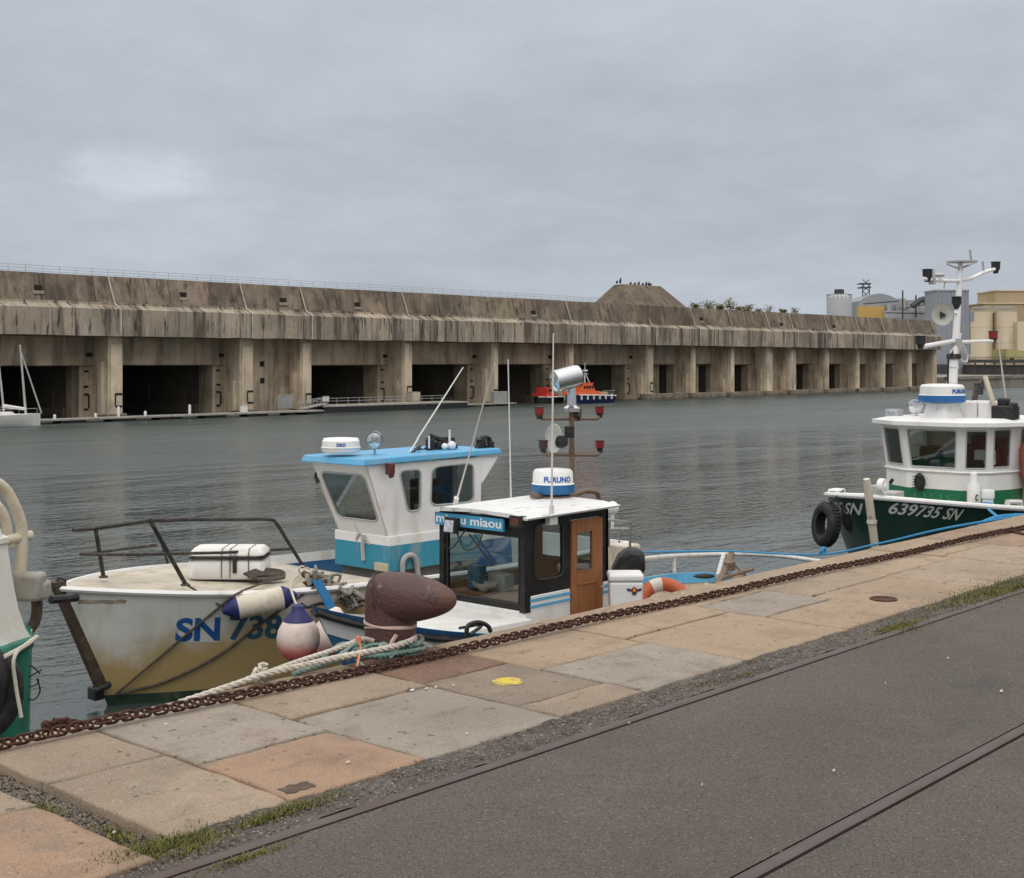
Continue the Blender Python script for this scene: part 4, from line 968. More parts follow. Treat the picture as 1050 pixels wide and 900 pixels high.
# pulpit rail
yn, yf = 14.10, 15.30
n1, t1 = at(190,598,yn), at(154,533,yn); f1, u1 = at(106,590,yf), at(98,541,yf); e1, e2 = at(311,580,14.75), at(284,537,14.75)
mb = MB()
mb.tube(spline([n1,n1.lerp(t1,.5),t1],3),.028,8); mb.tube([f1,u1],.028,8); mb.tube(spline([e1,e1.lerp(e2,.7),e2,at(276,532,14.7),at(240,532,14.5),at(200,532,14.3),t1],4),.026,8)
mb.tube(spline([t1,at(128,537,14.7),u1,at(75,543,15.3)],4),.026,8); q = at(186,562,yf+.1)
mb.tube([n1.lerp(t1,.48),at(130,568,14.9),at(82,567.5,15.3)],.022,8); mb.tube([n1.lerp(t1,.48),at(230,566,14.4),e1.lerp(e2,.42)],.020,8); mb.tube([at(82,568,15.3),at(160,558,15.4)],.02,8); mb.tube([at(172,577,15.2),at(166,556,15.2)],.02,8)
for p in (n1,f1,e1): mb.lathe([(.06,0),(.06,.015),(.035,.03)],10,Matrix.Translation(p-V(0,0,.02)))
mb.build('pulpit_rail', darkpipe, b1)
# wheelhouse
wc = M('wheelhouse_white', (.035,.27,.40), .42, zones=[(1.62,(.80,.80,.79))], dirt=(.48,.42,.33), dscale=2.4, stretch=(1,1,.3), damt=.45, lo=.5, hi=.75, var=.07, extra=[((.36,.25,.14), .65, 5, (1.2,1.2,.10), .61, .75), ((.55,.45,.30), .55, 1.6, (1,1,.6), .52, .7)])
wall = MB(); ya, yb = 14.27, 15.57; yl, ym = 14.30, 15.54
zt = 2.83; ZK = 1.76; XF, XK, XB, XL0 = 12.62, 13.10, 15.02, 13.08
ctr = V(14, B1Y, 2.3)
holes = {}
PW = []
front = [(XK,ya+.08,ZK),(XK,yb-.08,ZK),(XF,yb,zt),(XF,ya,zt)]
hF = round_poly(.13,.16,.86,.84,.10); Pf = facet([front[1],front[0],front[3],front[2]],[round_poly(.12,.20,.90,.86,.09)],wall,.05,(1,0,-.1)); PW.append((Pf,round_poly(.12,.20,.90,.86,.09),(1,0,0)))
sideq = [V(XK,ya+.08,ZK),V(XB,ya+.04,ZK),V(XB,ya,zt),V(XF,ya,zt)]
def inv(px, py):                                   # side wall uv of a picture point
    p = at(px, py, ya+.03); v_ = (p.z-ZK)/(zt-ZK); x0 = XK+(XF-XK)*v_; return ((p.x-x0)/(XB-x0), v_)
def uvhole(pts, r=.02):
    out = []; n = len(pts)
    for i, p in enumerate(pts):
        a, b, c = Vector(pts[i-1]), Vector(p), Vector(pts[(i+1) % n]); d0, d1 = (a-b), (c-b); k0, k1 = min(.28, .09/d0.length), min(.28, .09/d1.length)
        out += [tuple(x) for x in arc(b+d0*k0, b, b+d1*k1, 4)]
    return out
hA = uvhole([inv(408,482),inv(430.5,480),inv(432,522.5),inv(419,524)]); hB = uvhole([inv(441.5,478),inv(484,473.5),inv(486,514),inv(442,518)])
Ps = facet(sideq,[hA,hB],wall,.05,(0,1,0)); PW += [(Ps,hA,(0,1,0)),(Ps,hB,(0,1,0))]
farq = [V(XB,yb-.04,ZK),V(XK,yb-.08,ZK),V(XF,yb,zt),V(XB,yb,zt)]
hC, hD_ = round_poly(.10,.16,.46,.90,.05), round_poly(.52,.16,.95,.90,.05); Pr = facet(farq,[hC,hD_],wall,.05,(0,-1,0)); PW += [(Pr,hC,(0,-1,0)),(Pr,hD_,(0,-1,0))]
aftq = [V(XB,ya+.04,ZK),V(XB,yb-.04,ZK),V(XB,yb,zt),V(XB,ya,zt)]; hE, hG = round_poly(.06,.16,.44,.88,.05), round_poly(.52,.02,.94,.9,.05); Pa = facet(aftq,[hE,hG],wall,.05,(-1,0,0)); PW.append((Pa,hE,(-1,0,0)))
# lower trunk
wall.box((XL0,yl,1.235),(XB,ym,ZK)); wall.prism([(XB,ya,zt),(XB,ya,zt-.42),(XB+.38,ya,zt-.02)],(0,.04,0)); wall.prism([(XB,yb-.04,zt),(XB,yb-.04,zt-.42),(XB+.38,yb-.04,zt-.02)],(0,.04,0))
wh1 = wall.build('wheelhouse', wc, b1, smooth=False, bevel=.012)
for P_, hl, inn in PW: window(P_, hl, inn, .016, wh1, [glass, frost])
MB().box((XL0+.10,yl+.08,.95),(XB-.03,ym-.06,1.24)).build('wheelhouse_plinth', M('dark_grey_plinth',(.12,.12,.115),.8), b1, smooth=False)
rf = MB(); yo0, yo1 = ya-.06, yb+.06; xf0, xb0 = XF-.14, XB+.40
rf.loft([[V(xf0,yo0,zt),V(xf0,yo1,zt),V(xb0,yo1,zt+.03),V(xb0,yo0,zt+.03)],[V(xf0+.05,yo0+.02,zt+.10),V(xf0+.05,yo1-.02,zt+.10),V(xb0-.02,yo1-.02,zt+.12),V(xb0-.02,yo0+.02,zt+.12)]],0)
rf.build('wheelhouse_roof', lblue, b1, smooth=False, bevel=.02)
# things inside the wheelhouse
mb = MB(); mb.box((XK+.08,ya+.15,1.72),(XK+.55,yb-.15,2.02)); mb.box((XK+.3,B1Y-.35,2.02),(XK+.42,B1Y+.1,2.30)); mb.cbox((XB-.5,B1Y+.1,2.1),(.35,.4,.75)); mb.build('console', blk, wh1, bevel=.02)
mb = MB(); mb.box((XB-.09,ya+.62,1.80),(XB-.055,ya+.95,2.7)); mb.box((XK+.75,yb-.10,1.8),(XK+1.0,yb-.06,2.78)); mb.build('lining', deepblue, wh1, smooth=False)
mb = MB(); mb.box((XK+.05,ya+.09,1.755),(XB-.05,yb-.09,1.775)); mb.build('cabin_floor', interior, wh1, smooth=False)
# fittings on the wheelhouse
radome('radar', at(349.5,463,15.0), .29, .20, b1, None, 'DKO', face=-2.5)
mb = MB(); c = at(384.5,450.5,14.75); dv_ = V(-.75,-.62,-.05); scope(mb,c,dv_,.115,.20); mb.tube([c-V(0,0,.1),V(c.x,c.y,zt+.1)],.02,6); mb.tube([c+V(0,.13,0),c+V(0,.13,-.12),c+V(0,-.13,-.12),c+V(0,-.13,0)],.012,6); mb.build('searchlight', [chrome, lampg], b1)
mb = MB()
for k in range(9):
    a_ = random.uniform(0,6.3); p = at(random.uniform(400,470),462,random.uniform(14.5,15.2)); p.z = zt+.12
    MB().tube(spline([p,p+V(.15*math.cos(a_),.1*math.sin(a_),.06),p+V(.3*math.cos(a_),.1,.015)],4),.014,6).build('cable', blk, b1)
for px in (441,449,456,462): p = at(px,455,14.8); p.z = zt+.11; MB().cbox(p+V(0,0,.07),(.12,.10,random.uniform(.12,.24))).build('junction_box', blk, b1, bevel=.015)
mb.tube([at(441,458,14.8),at(441,446,14.8)],.03,6); mb.tube([at(441,447,14.8),at(453,451,14.8)],.035,6); mb.build('davit', blk, b1)
for px, ph, r in ((434,443,.025),(441,445,.012)): pass
mb = MB(); p = at(441,459,14.7); mb.tube([at(440,459,14.6),at(440,447,14.6)],.014,6); mb.tube([at(461,458,14.6),at(461,441,14.6)],.018,6); p = at(463,456,14.6); mb.ball(p,.07); p = at(456,457,14.6); mb.ball(p,.05); mb.build('roof_aerial', whitep, b1)
mb = MB()
for k in range(7): c = at(497+random.uniform(-6,6),455+random.uniform(-5,5),14.5); mb.cbox(c,(.09,.12,.10),rz=k,ry=k*.6)
mb.tube(spline([at(490,460,14.5),at(494,449,14.5),at(502,450,14.5),at(506,460,14.5)],5),.03,6); mb.build('roof_block', blk, b1)
mb = MB(); a0 = at(420,452,14.6); a0.z = zt+.12; mb.tube([a0,at(475,377,14.6)],[.015,.009],6); mb.build('whip_aerial', whip, b1)
mb = MB(); c = at(400,480,14.15); mb.cbox(c,(.10,.12,.17)); mb.tube([c+V(0,0,-.05),c+V(.02,-.02,-.13)],.045,8); mb.build('horn', M('dark_red_horn',(.10,.03,.025),.5), b1, bevel=.02)
mb = MB(); mb.tube(spline([at(326,482,15.5),at(324,488,15.55),at(326,494,15.5)],4),.03,6); mb.build('side_lamp', blk, b1)
mb = MB(); c0 = V(XL0-.015,0,0); g = lambda px,py: atx(px,py,XL0-.02)
mb.tube([g(373,548),g(372,560),g(373,574)],.035,6); mb.tube([g(365,552),g(369,546),g(374,550),g(379,558)],.014,6); mb.build('tow_bracket', frost, b1)
mb = MB(); mb.box((XL0-.04,yl+.02,1.24),(XL0+.02,yl+.30,1.36)); mb.build('step_bracket', M('cream_fitting',(.55,.47,.34),.7), b1, bevel=.01)
mb = MB(); mb.tube(spline([at(413,592,yl-.03),at(413,575,yl-.05),at(419,568.5,yl-.05),at(426,572,yl-.05),at(429,592,yl-.03)],5),.04,8); mb.build('vent_hoop', frost, b1)

# life raft box, ropes, anchor, fenders of this boat
raftm = M('white_raft_shell', (.76,.75,.72), .5, dirt=(.55,.5,.42), dscale=4, damt=.4, var=.05)
c = at(236,590,14.75); lr = thing('liferaft_box', 'white two piece liferaft box with black straps on the foredeck', 'liferaft', (c.x,c.y,c.z-.05))
ex = V(SA,-CA,0); ey = V(CA,SA,0)*.5
def rbox(c, hx, hy, z0, z1, ins): 
    rs = []
    for z, s_ in ((z0,ins),(z0+.03,0),(z1-.05,.005),(z1,ins+.02)):
        P = []
        for sx, sy in ((1,1),(-1,1),(-1,-1),(1,-1)):
            for k in range(5):
                a = math.radians((0,90,180,270)[[(1,1),(-1,1),(-1,-1),(1,-1)].index((sx,sy))]+k*22.5); r = .09
                P.append(V(c.x,c.y,0)+ex*(sx*(hx-s_-r)+r*math.cos(a))+V(CA,SA,0)*(sy*(hy-s_-r)+r*math.sin(a))+V(0,0,z))
        rs.append(P)
    return rs
zb = c.z
LW = 41*16.9/FPX
MB().loft(rbox(c,LW,.30,zb,zb+.265,.02),0).build('lower_shell', raftm, lr); MB().loft(rbox(c,LW*.97,.285,zb+.285,zb+.40,.03),0).build('lid', raftm, lr)
MB().loft([[V(p.x,p.y,zz_) for p in rbox(c,LW*1.004,.304,zb,zb+.3,0)[1]] for zz_ in (zb+.268,zb+.283)],0).build('seam_band', blk, lr)
mb = MB()
for u_ in (-.10,.12,.60):
    q = V(c.x,c.y,0)+ex*(LW*u_); f_ = -V(CA,SA,0)
    mb.tube([q+f_*.30+V(0,0,zb+.02),q+f_*.306+V(0,0,zb+.27),q+f_*.29+V(0,0,zb+.35),q+f_*.255+V(0,0,zb+.402),q-f_*.255+V(0,0,zb+.402),q-f_*.306+V(0,0,zb+.25)],.007,4)
mb.build('strap', blk, lr)
mb = MB(); q = V(c.x,c.y,0)+ex*(LW*.25); mb.cbox(q-V(CA,SA,0)*.32+V(0,0,zb+.2),(.05,.05,.22),rz=ANG); mb.cbox(q-V(CA,SA,0)*.315+V(0,0,zb+.27),(.05,.04,.06),rz=ANG); mb.build('release_unit', blk, lr, bevel=.01)
def ropething(name, pts, r, mat, lab, laid=True, cat='rope', group=None):
    mb = MB(); 
    if laid: rope(mb, pts, r)
    else: mb.tube(pts, r, 6)
    o = mb.build(name, mat, None, base=pts[0]); return tag(o, lab, cat, group)
mb = MB()
for k in range(5):
    y_ = 14.25-.02*k
    mb.tube(spline([at(250+k*2,588+k,y_),at(266,583+k*1.6,y_),at(286,584+k*1.4,y_),at(291,588+k,y_-.05),at(272,590+k,y_-.05),at(256,591,y_)],5),.018,6)
tag(mb.build('coiled_rope', ropek, None, base=at(270,590,14.25)), 'brown rope coiled on the foredeck beside the liferaft box', 'rope')
a_ = hull_pt(h1,118,712,off=.06)
ropething('bow_line', spline([at(288,591,14.2),hull_pt(h1,247,606,off=.03),hull_pt(h1,225,622,off=.03),hull_pt(h1,170,668,off=.03),a_],6), .014, ropek, 'thin dark line slanting from the foredeck coil to the stem', False)
ropething('bow_line', spline([hull_pt(h1,330,596,off=.05),hull_pt(h1,276,633,off=.03),hull_pt(h1,225,671,off=.03),hull_pt(h1,170,698,off=.03),a_],6), .016, ropek, 'lower dark line curving from the fender to the stem', False)
ropething('fender_lanyard', [n1,hull_pt(h1,225,620,off=.03),at(236,622,13.7)], .014, ropek, 'short dark lanyard from the pulpit foot to the cylinder fender', False)
def cyl_fender(p0, p1, r, lab):
    p0, p1 = Vector(p0), Vector(p1); d = p1-p0; L_ = d.length; T = Matrix.Translation(p0) @ d.to_track_quat('Z','Y').to_matrix().to_4x4()
    t = thing('fender', lab, 'fender', (p0+p1)/2); e_ = .17*L_
    mb = MB(); mb.lathe([(r,e_),(r*1.02,L_*.5),(r,L_-e_)],24,T); mb.build('body', creamf, t)
    for s_ in (0,1):
        pr = [(r*.22,0),(r*.35,.02),(r*.45,.05),(r*.86,e_*.75),(r*1.01,e_),(r*1.01,e_+.025)]
        if s_: pr = [(a,L_-b) for a,b in pr]
        MB().lathe(pr,24,T).build('end_cap', navyf, t)
    return t
f0, f1_ = hull_pt(h1,228,626,off=.17), hull_pt(h1,304,609,off=.20)
cyl_fender(f0, f1_, .145, 'cream cylinder fender with navy ends hung level on the white bow')
pinkm = M('fender_pink', (.70,.63,.57), .5, dirt=(.42,.30,.26), dscale=5, damt=.6, var=.1)
nt = pinkm.node_tree; N = nt.nodes; L = nt.links; bs = N['Principled BSDF']; src = bs.inputs['Base Color'].links[0].from_socket
tcn = N.new('ShaderNodeTexCoord'); sp = N.new('ShaderNodeSeparateXYZ'); L.new(tcn.outputs['Object'], sp.inputs[0]); mr = N.new('ShaderNodeMapRange'); mr.interpolation_type = 'SMOOTHSTEP'
[setattr(mr.inputs[k],'default_value',v_) for k,v_ in (('From Min',-.17),('From Max',.05),('To Min',1.0),('To Max',.06))]; L.new(sp.outputs['Z'], mr.inputs['Value'])
xm_ = N.new('ShaderNodeMix'); xm_.data_type = 'RGBA'; L.new(mr.outputs[0], xm_.inputs[0]); L.new(src, xm_.inputs[6]); xm_.inputs[7].default_value = (.70,.13,.125,1); L.new(xm_.outputs[2], bs.inputs['Base Color'])
def ball_fender(px, py, D, r, lab, hh=1.22):
    c = at(px,py,D); t = thing('buoy_fender', lab, 'fender', c)
    mb = MB(); mb.lathe([(.001,-r*1.05),(r*.4,-r*.98),(r*.75,-r*.7),(r*.97,-r*.25),(r,.1*r),(r*.93,r*.45),(r*.74,r*.80),(r*.56,r*1.0)],28,Matrix.Translation(c)); mb.build('ball', pinkm, t)
    mb = MB(); mb.lathe([(r*.70,r*.86),(r*.64,r*.98),(r*.34,r*1.3),(r*.28,r*1.55),(r*.18,r*1.62)],24,Matrix.Translation(c)); mb.build('cap', navyf, t); return c
cb = ball_fender(306,655,12.15,.252,'round pale buoy fender with pink lower half and blue cap')
MB_ = MB(); c = at(337,657,12.35); T = Matrix.Translation(c) @ Matrix.Rotation(.35,4,'Y')
MB_.lathe([(.001,-.22),(.12,-.20),(.21,-.10),(.24,.02),(.21,.15),(.10,.36),(.03,.42)],22,T); tag(MB_.build('buoy_fender', pinkm, None, base=c), 'dirty cream teardrop fender tucked behind the round buoy', 'fender')
ropething('fender_lanyard', spline([cb+V(0,0,.36),at(301,612,12.6),at(298,597,13.6),at(309,587,14.4)],5), .014, ropew, 'pale lanyard holding the round buoy fender', False)
ropething('mooring_line', spline([cb+V(.05,0,.40),at(316,622,13.2),at(330,618,13.3),at(345,622,13.2)],5), .022, M('black_rope',(.03,.028,.028),.9), 'short black line looped above the round buoy', False)
an = thing('anchor', 'rusty anchor with grey netting and blue strap on the bow rail', 'anchor', at(330,600,13.7))
mb = MB(); mb.tube(spline([at(312,588,14.1),at(330,597,13.6),at(352,606,13.4),at(362,616,13.3)],5),[.05]*16,8); mb.prism([at(312,597,13.7),at(322,592,13.7),at(345,612,13.5),at(352,625,13.4),at(338,618,13.5)],(0,.05,0)); mb.build('shank', rustp, an)
netm = M('bundled_net', (.21,.19,.165), .95, dirt=(.36,.34,.30), dscale=14, damt=.7, bump=1, bscale=30, var=.3)
mb = MB()
for k in range(46):
    u_ = random.random(); c = at(320+u_*46,596+u_*17+random.uniform(-8,8),13.7-u_*.45)
    pts = [c+V(random.gauss(0,.09),random.gauss(0,.08),random.gauss(0,.05)) for q in range(5)]
    mb.tube(spline(pts,4),random.uniform(.012,.034),6)
for k in range(9):
    u_ = k/8; c = at(326+u_*36,597+u_*15,13.75-u_*.4); n0 = len(mb.v); mb.ball(c,.10,10,8,sq=(1.2,.9,.75))
    for i in range(n0,len(mb.v)): mb.v[i] = mb.v[i]+V(random.gauss(0,.018),random.gauss(0,.018),random.gauss(0,.018))
mb.build('net_bundle', netm, an)
mb = MB(); pts = [at(325,594,13.3),at(335,612,13.15),at(345,634,13.0),at(355,658,12.9)]
mb.loft([[p+ex*(-.06),p+ex*.06,p+ex*.06+V(0,.02,0),p-ex*.06+V(0,.02,0)] for p in pts],0); mb.build('strap', M('blue_webbing',(.02,.16,.36),.8,var=.2), an)
mb = MB(); [mb.tube([at(307+3*math.cos(a/4)+k*5,583+k*2,14.3) +V(.045*math.cos(a),0,.045*math.sin(a)) for a in [2*PI*j/10 for j in range(10)]],.012,6,closed=True) for k in range(4)]; mb.build('shackle', stainless, an)

# ------------------------------------------------------------------ small blue boat with the black cabin
B2Y = 11.58
h2 = Hull(9.42, 18.6, B2Y, .95, 1.58, 1.32, lambda x: 1.06+.52*max(0,1-max(0,x-9.42)/2.4)**2-.22*(lambda q: q*q*(3-2*q))(max(0,min(1,(x-13.2)/2.0))), Le=2.8, p=1.9, flare=.2, tr=.9, stern_round=1.4)
b2 = thing('fishing_boat', 'small blue fishing boat with black framed cabin and brown door behind the quay edge', 'fishing boat', (13.5,B2Y,0), 'fishing boats along the quay')
hullm2 = M('blue_hull', (.02,.03,.05), .45, zones=[(.12,(.018,.105,.26))], dirt=(.08,.17,.27), dscale=3, damt=.5, var=.12)
d2 = lambda x: .74 if x < 12 else .55
h2.make(d2,.055).build('hull', [hullm2, lblue, M('cream_bulwark',(.55,.48,.36),.7,dirt=(.30,.18,.08),dscale=3,stretch=(1,1,.2),damt=.6), deckm], b2, ang=50)
for sd_ in (-1,1):
    MB().tube(h2.edge(sd_,9.44,18.5,-.06,.02),.045,8).build('rubber_strake', blk, b2)
    mb = MB(); g = [h2.edge(sd_,9.46,18.5,-.10,.006),h2.edge(sd_,9.46,18.5,-.26,.010)]; mb.loft(g,0,caps=False,closed=False); mb.build('white_stripe', whitep, b2, fixn=False)
g = [h2.edge(1,13.5,18.55,.004,-.066),h2.edge(1,13.5,18.55,-.16,-.070)]; MB().loft(g,0,caps=False,closed=False).build('bulwark_band', lblue, b2, fixn=False)
# cabin
CX0, CX1, CY0, CY1, CZT = 12.2, 13.87, 10.86, 12.32, 2.36
blackp = M('black_paint', (.012,.012,.013), .4, dirt=(.05,.045,.04), dscale=6, damt=.35, var=.2)
wall = MB(); PW = []
def sinv(px, py): p = at(px,py,CY0); return ((p.x-CX0)/(CX1-CX0),(p.z-1.22)/(CZT-1.22))
hS = uvhole([sinv(548.5,536.5),sinv(577,533),sinv(577.5,590),sinv(548.5,595)])
dU0, dU1 = sinv(584.5,560)[0], sinv(617,560)[0]
Ps = facet([(CX0,CY0,1.22),(CX1,CY0,1.22),(CX1,CY0,CZT),(CX0,CY0,CZT)],[hS,[(dU0,.0005),(dU1,.0005),(dU1,.93),(dU0,.93)]],wall,.05,(0,1,0)); PW.append((Ps,hS,(0,1,0)))
def finv(px, py): p = atx(px,py,CX0); return ((CY1-p.y)/(CY1-CY0),(p.z-1.22)/(CZT-1.22))
hF = [finv(448,546),finv(515,551),finv(519,619),finv(455,603)]
hF = [(.07,.07),(.93,.07),(.93,.80),(.07,.80)]
Pf = facet([(CX0,CY1,1.22),(CX0,CY0,1.22),(CX0,CY0,CZT),(CX0,CY1,CZT)],[hF],wall,.05,(1,0,0)); PW.append((Pf,hF,(1,0,0)))
hR = round_poly(.03,.10,.97,.95,.03); Pr = facet([(CX1,CY1,1.22),(CX0,CY1,1.22),(CX0,CY1,CZT),(CX1,CY1,CZT)],[hR],wall,.05,(0,-1,0)); PW.append((Pr,hR,(0,-1,0)))
hQ = round_poly(.06,.36,.94,.93,.03); Pq = facet([(CX1,CY0,1.22),(CX1,CY1,1.22),(CX1,CY1,CZT),(CX1,CY0,CZT)],[hQ],wall,.05,(-1,0,0)); PW.append((Pq,hQ,(-1,0,0)))
for x, y in ((CX0-.02,CY0-.015),(CX0-.02,CY1-.06)): wall.box((x,y,1.2),(x+.11,y+.09,CZT))
cab2 = wall.build('cabin', blackp, b2, smooth=False, bevel=.008)
for P_, hl, inn in PW: window(P_, hl, inn, .012, cab2, [glass, gasket])
lw = M('white_cabin_base', (.72,.72,.70), .45, dirt=(.5,.45,.38), dscale=3, damt=.4, var=.05)
mb = MB(); mb.box((CX0+.075,CY0-.010,1.2),(Ps(dU0,0).x-.004,CY0+.02,1.40)); mb.box((Ps(dU1,0).x+.02,CY0-.010,1.2),(CX1,CY0+.02,1.40)); mb.box((CX0-.01,CY0-.008,.55),(Ps(dU0,0).x,CY1+.01,1.215)); mb.box((Ps(dU1,0).x+.02,CY0-.008,.55),(CX1,CY1,1.215)); mb.box((Ps(dU0,0).x,CY0+.12,.55),(Ps(dU1,0).x,CY1,.8))
mb.prism([(CX0+.02,CY0-.12,.60),(CX0-1.75,CY0+.12,.80),(CX0-1.75,CY0+.12,1.12),(CX0+.02,CY0-.10,1.14)],(0,1.45,0)); mb.build('cabin_base', lw, b2, bevel=.02)
mb = MB(); x0s, x1s = CX0+.0, Ps(dU0,0).x-.01
for z in (1.325,1.245):
    MB().box((x0s+.08,CY0-.0165,z),(x1s,CY0-.004,z+.035)).build('stripe', lblue, b2, smooth=False); MB().box((Ps(dU1,0).x+.03,CY0-.0165,z),(CX1-.01,CY0-.004,z+.035)).build('stripe', lblue, b2, smooth=False)

xa, xb_ = Ps(dU0,0).x+.012, Ps(dU1,0).x-.012; wd = MB(); zd0, zd1 = .62, 1.22+.93*(CZT-1.22)-.012
PWd = []; gl0, gl1 = sinv(591.5,545), sinv(604.5,583)
p0, p1 = at(591,545.5,CY0-.02), at(604.5,583,CY0-.02)
hw0, hw1 = (p0.x-xa)/(xb_-xa), (p1.x-xa)/(xb_-xa); hz0, hz1 = (p1.z-zd0)/(zd1-zd0), (p0.z-zd0)/(zd1-zd0)
hd = [(hw0,hz0),(hw1+.08,hz0),(hw1+.08,hz1),(hw0,hz1)]
Pd = facet([(xa,CY0-.025,zd0),(xb_,CY0-.025,zd0),(xb_,CY0-.025,zd1),(xa,CY0-.025,zd1)],[hd],wd,.04,(0,1,0))
pz = Pd(0,hz0-.10).z; mid = (xa+xb_)/2; dw = xb_-xa
for x0_, x1_, z0_, z1_ in ((xa+dw*.2,xa+dw*.23,pz-.5,pz),(xb_-dw*.23,xb_-dw*.2,pz-.5,pz),(xa+dw*.2,xb_-dw*.2,pz-.02,pz),(xa+dw*.2,xb_-dw*.2,pz-.5,pz-.48)): wd.box((x0_,CY0-.037,z0_),(x1_,CY0-.024,z1_))
door = wd.build('door', woodb, b2, smooth=False, bevel=.004); window(Pd, hd, (0,1,0), .008, door, [glass, woodb])
mb = MB(); q = Pd(.93,.45); mb.tube([q+V(0,-.03,0),q+V(0,-.05,0),q+V(-.07,-.05,0)],.012,6); mb.build('handle', stainless, door)
rf = MB(); rz = lambda x: CZT+.055+.012*(x-CX0)
rf.loft([[V(x,10.70,rz(x)-.02),V(x,11.0,rz(x)+.02),V(x,B2Y,rz(x)+.035),V(x,12.2,rz(x)+.02),V(x,12.46,rz(x)-.02),V(x,12.44,rz(x)-.045),V(x,B2Y,rz(x)-.005),V(x,10.72,rz(x)-.045)] for x in (12.08,12.6,13.2,13.94)],0)
rf.build('cabin_roof', M('roof_white',(.70,.70,.69),.5,dirt=(.26,.26,.26),dscale=3.2,stretch=(1,2.5,1),damt=.75,lo=.56,hi=.66,var=.06), b2, smooth=False)
sgm = M('sign_blue', (.06,.30,.50), .5, var=.1)
sy0, sy1 = CY0+.42, CY1-.0; zs0, zs1 = CZT-.155, CZT-.0
ps0, ps1 = atx(447,530,CX0-.07), atx(517,530,CX0-.07)
sgn = MB().box((CX0-.09,ps1.y,zs0-.01),(CX0-.055,ps0.y,zs1-.008)).build('name_board', sgm, b2, smooth=False)
letter('lettering','miaou miaou',.155,lambda s,t: V(CX0-.093, ps0.y-.02-s, zs0+.028+t),whitep,sgn,bold=.003,width=(ps0.y-ps1.y)-.05)
fl = MB(); c = atx(463,538,CX0-.16); fl.cbox(c,(.09,.20,.20),ry=.15); fl.cbox(c+V(-.05,0,-.005),(.01,.16,.15),1,ry=.15); fl.tube([c+V(.04,0,.05),c+V(.14,0,.12)],.02,6)
fl.tube(spline([c+V(.03,-.05,-.05),c+V(.02,-.2,-.28),c+V(.04,-.42,-.24),c+V(.08,-.5,.0)],6),.010,5); fl.tube(spline([c+V(.03,.1,-.05),c+V(.02,.18,-.22),c+V(.02,.02,-.30),c+V(.05,-.2,-.05)],6),.010,5); fl.build('floodlight', [blk, lampg], b2)
fl = MB(); c = atx(531,534,CX0-.10); fl.cbox(c,(.10,.2,.14)); fl.cbox(c+V(-.052,0,0),(.01,.13,.09),1); fl.build('floodlight', [blk, M('brown_lens',(.12,.045,.03),.3)], b2)
mb = MB(); mb.tube([atx(481,547,CX0-.03),atx(504,578,CX0-.03)],.011,6); mb.tube([atx(497,568,CX0-.02),atx(505,580,CX0-.02)],.016,6); mb.build('wiper', blk, b2)
mb = MB(); mb.box((CX0+.06,CY0+.06,1.22),(CX0+.62,CY1-.06,1.34)); mb.box((CX1-.09,CY0+.06,1.22),(CX1-.056,CY1-.06,1.62)); mb.build('dashboard', woodb, cab2, smooth=False)
hx0, hz0_ = Ps(*hS[0]).x, min(Ps(*q).z for q in hS); hxm = min(Ps(*q).x for q in hS); hxM = max(Ps(*q).x for q in hS)
for lo_, hi_ in (((CX0+.12,CY0+.052,1.24),(hxm-.01,CY0+.068,2.30)),((hxm-.01,CY0+.052,1.24),(hxM+.01,CY0+.068,hz0_-.01)),((CX0+.1,CY1-.068,1.24),(CX1-.1,CY1-.054,1.42)),((CX1-.07,CY1-.35,1.24),(CX1-.054,CY1-.06,2.25))): MB().box(lo_,hi_).build('wood_lining', woodb, cab2, smooth=False)
mb = MB(); c = V(CX0+.20,CY0+.88,1.37); mb.lathe([(.05,-.02),(.14,.05),(.15,.09),(.13,.085),(.04,.0)],18,Matrix.Translation(c)@Matrix.Diagonal((.8,1.3,1,1)),0); mb.build('bowl', creamf, cab2)
mb = MB(); mb.box((CX0+.18,CY1-.50,1.35),(CX0+.33,CY1-.28,1.66)); mb.build('instrument', M('blue_film',(.08,.15,.22),.3), cab2, bevel=.02)
mb = MB(); mb.cbox((CX0+.45,B2Y+.1,1.45),(.2,.3,.22)); mb.build('instrument', M('pale_instrument',(.45,.42,.36),.7), cab2, bevel=.02)
# aerials and mast
mb = MB(); a0 = at(467,514,12.3); a0.z = CZT+.07; mb.tube([a0,a0+V(0,0,.0)+(at(469,505,12.2)-a0)*.6],.035,8); mb.tube([a0,at(507,374,11.2)],[.015,.008],6); mb.build('whip_aerial', whip, b2)
mb = MB(); a0 = at(565.5,528,10.78); mb.tube([a0+V(0,0,-.07),a0+V(0,0,.13)],.032,8); mb.cbox(a0+V(0,0,-.06),(.15,.08,.10)); mb.tube([a0,at(567.5,342,10.78)],[.016,.009],6); mb.build('whip_aerial', whip, b2)
mb = MB(); a0 = at(524,513,12.3); a0.z = CZT+.05; mb.tube([a0,at(521,369,12.3)],[.012,.008],6); mb.build('whip_aerial', whip, b2)
MY = 11.75; mt = lambda px, py: at(px,py,MY)
mb = MB(); mb.tube([mt(586.5,500),mt(586,380)],.037,10)
for yy, r in ((492,.040),(461,.042)): mb.tube([mt(586.2,yy+4),mt(586.2,yy-2)],r,10)
mb.tube([mt(556,430),mt(612,430)],.021,8); mb.tube([mt(560,466),mt(612,466)],.022,8)
for a, b in (((556,430),(553,425)),((612,430),(616,425)),((560,466),(557,460)),((612,466),(617,461))): mb.tube([mt(*a),mt(*b)],.027,8)
mb.tube([mt(585,508),mt(600,503),mt(608,503),mt(613,505),mt(616,518)],.036,10); mb.tube([mt(545,508),mt(590,508)],.035,8)
mb.build('mast', rustt, b2)
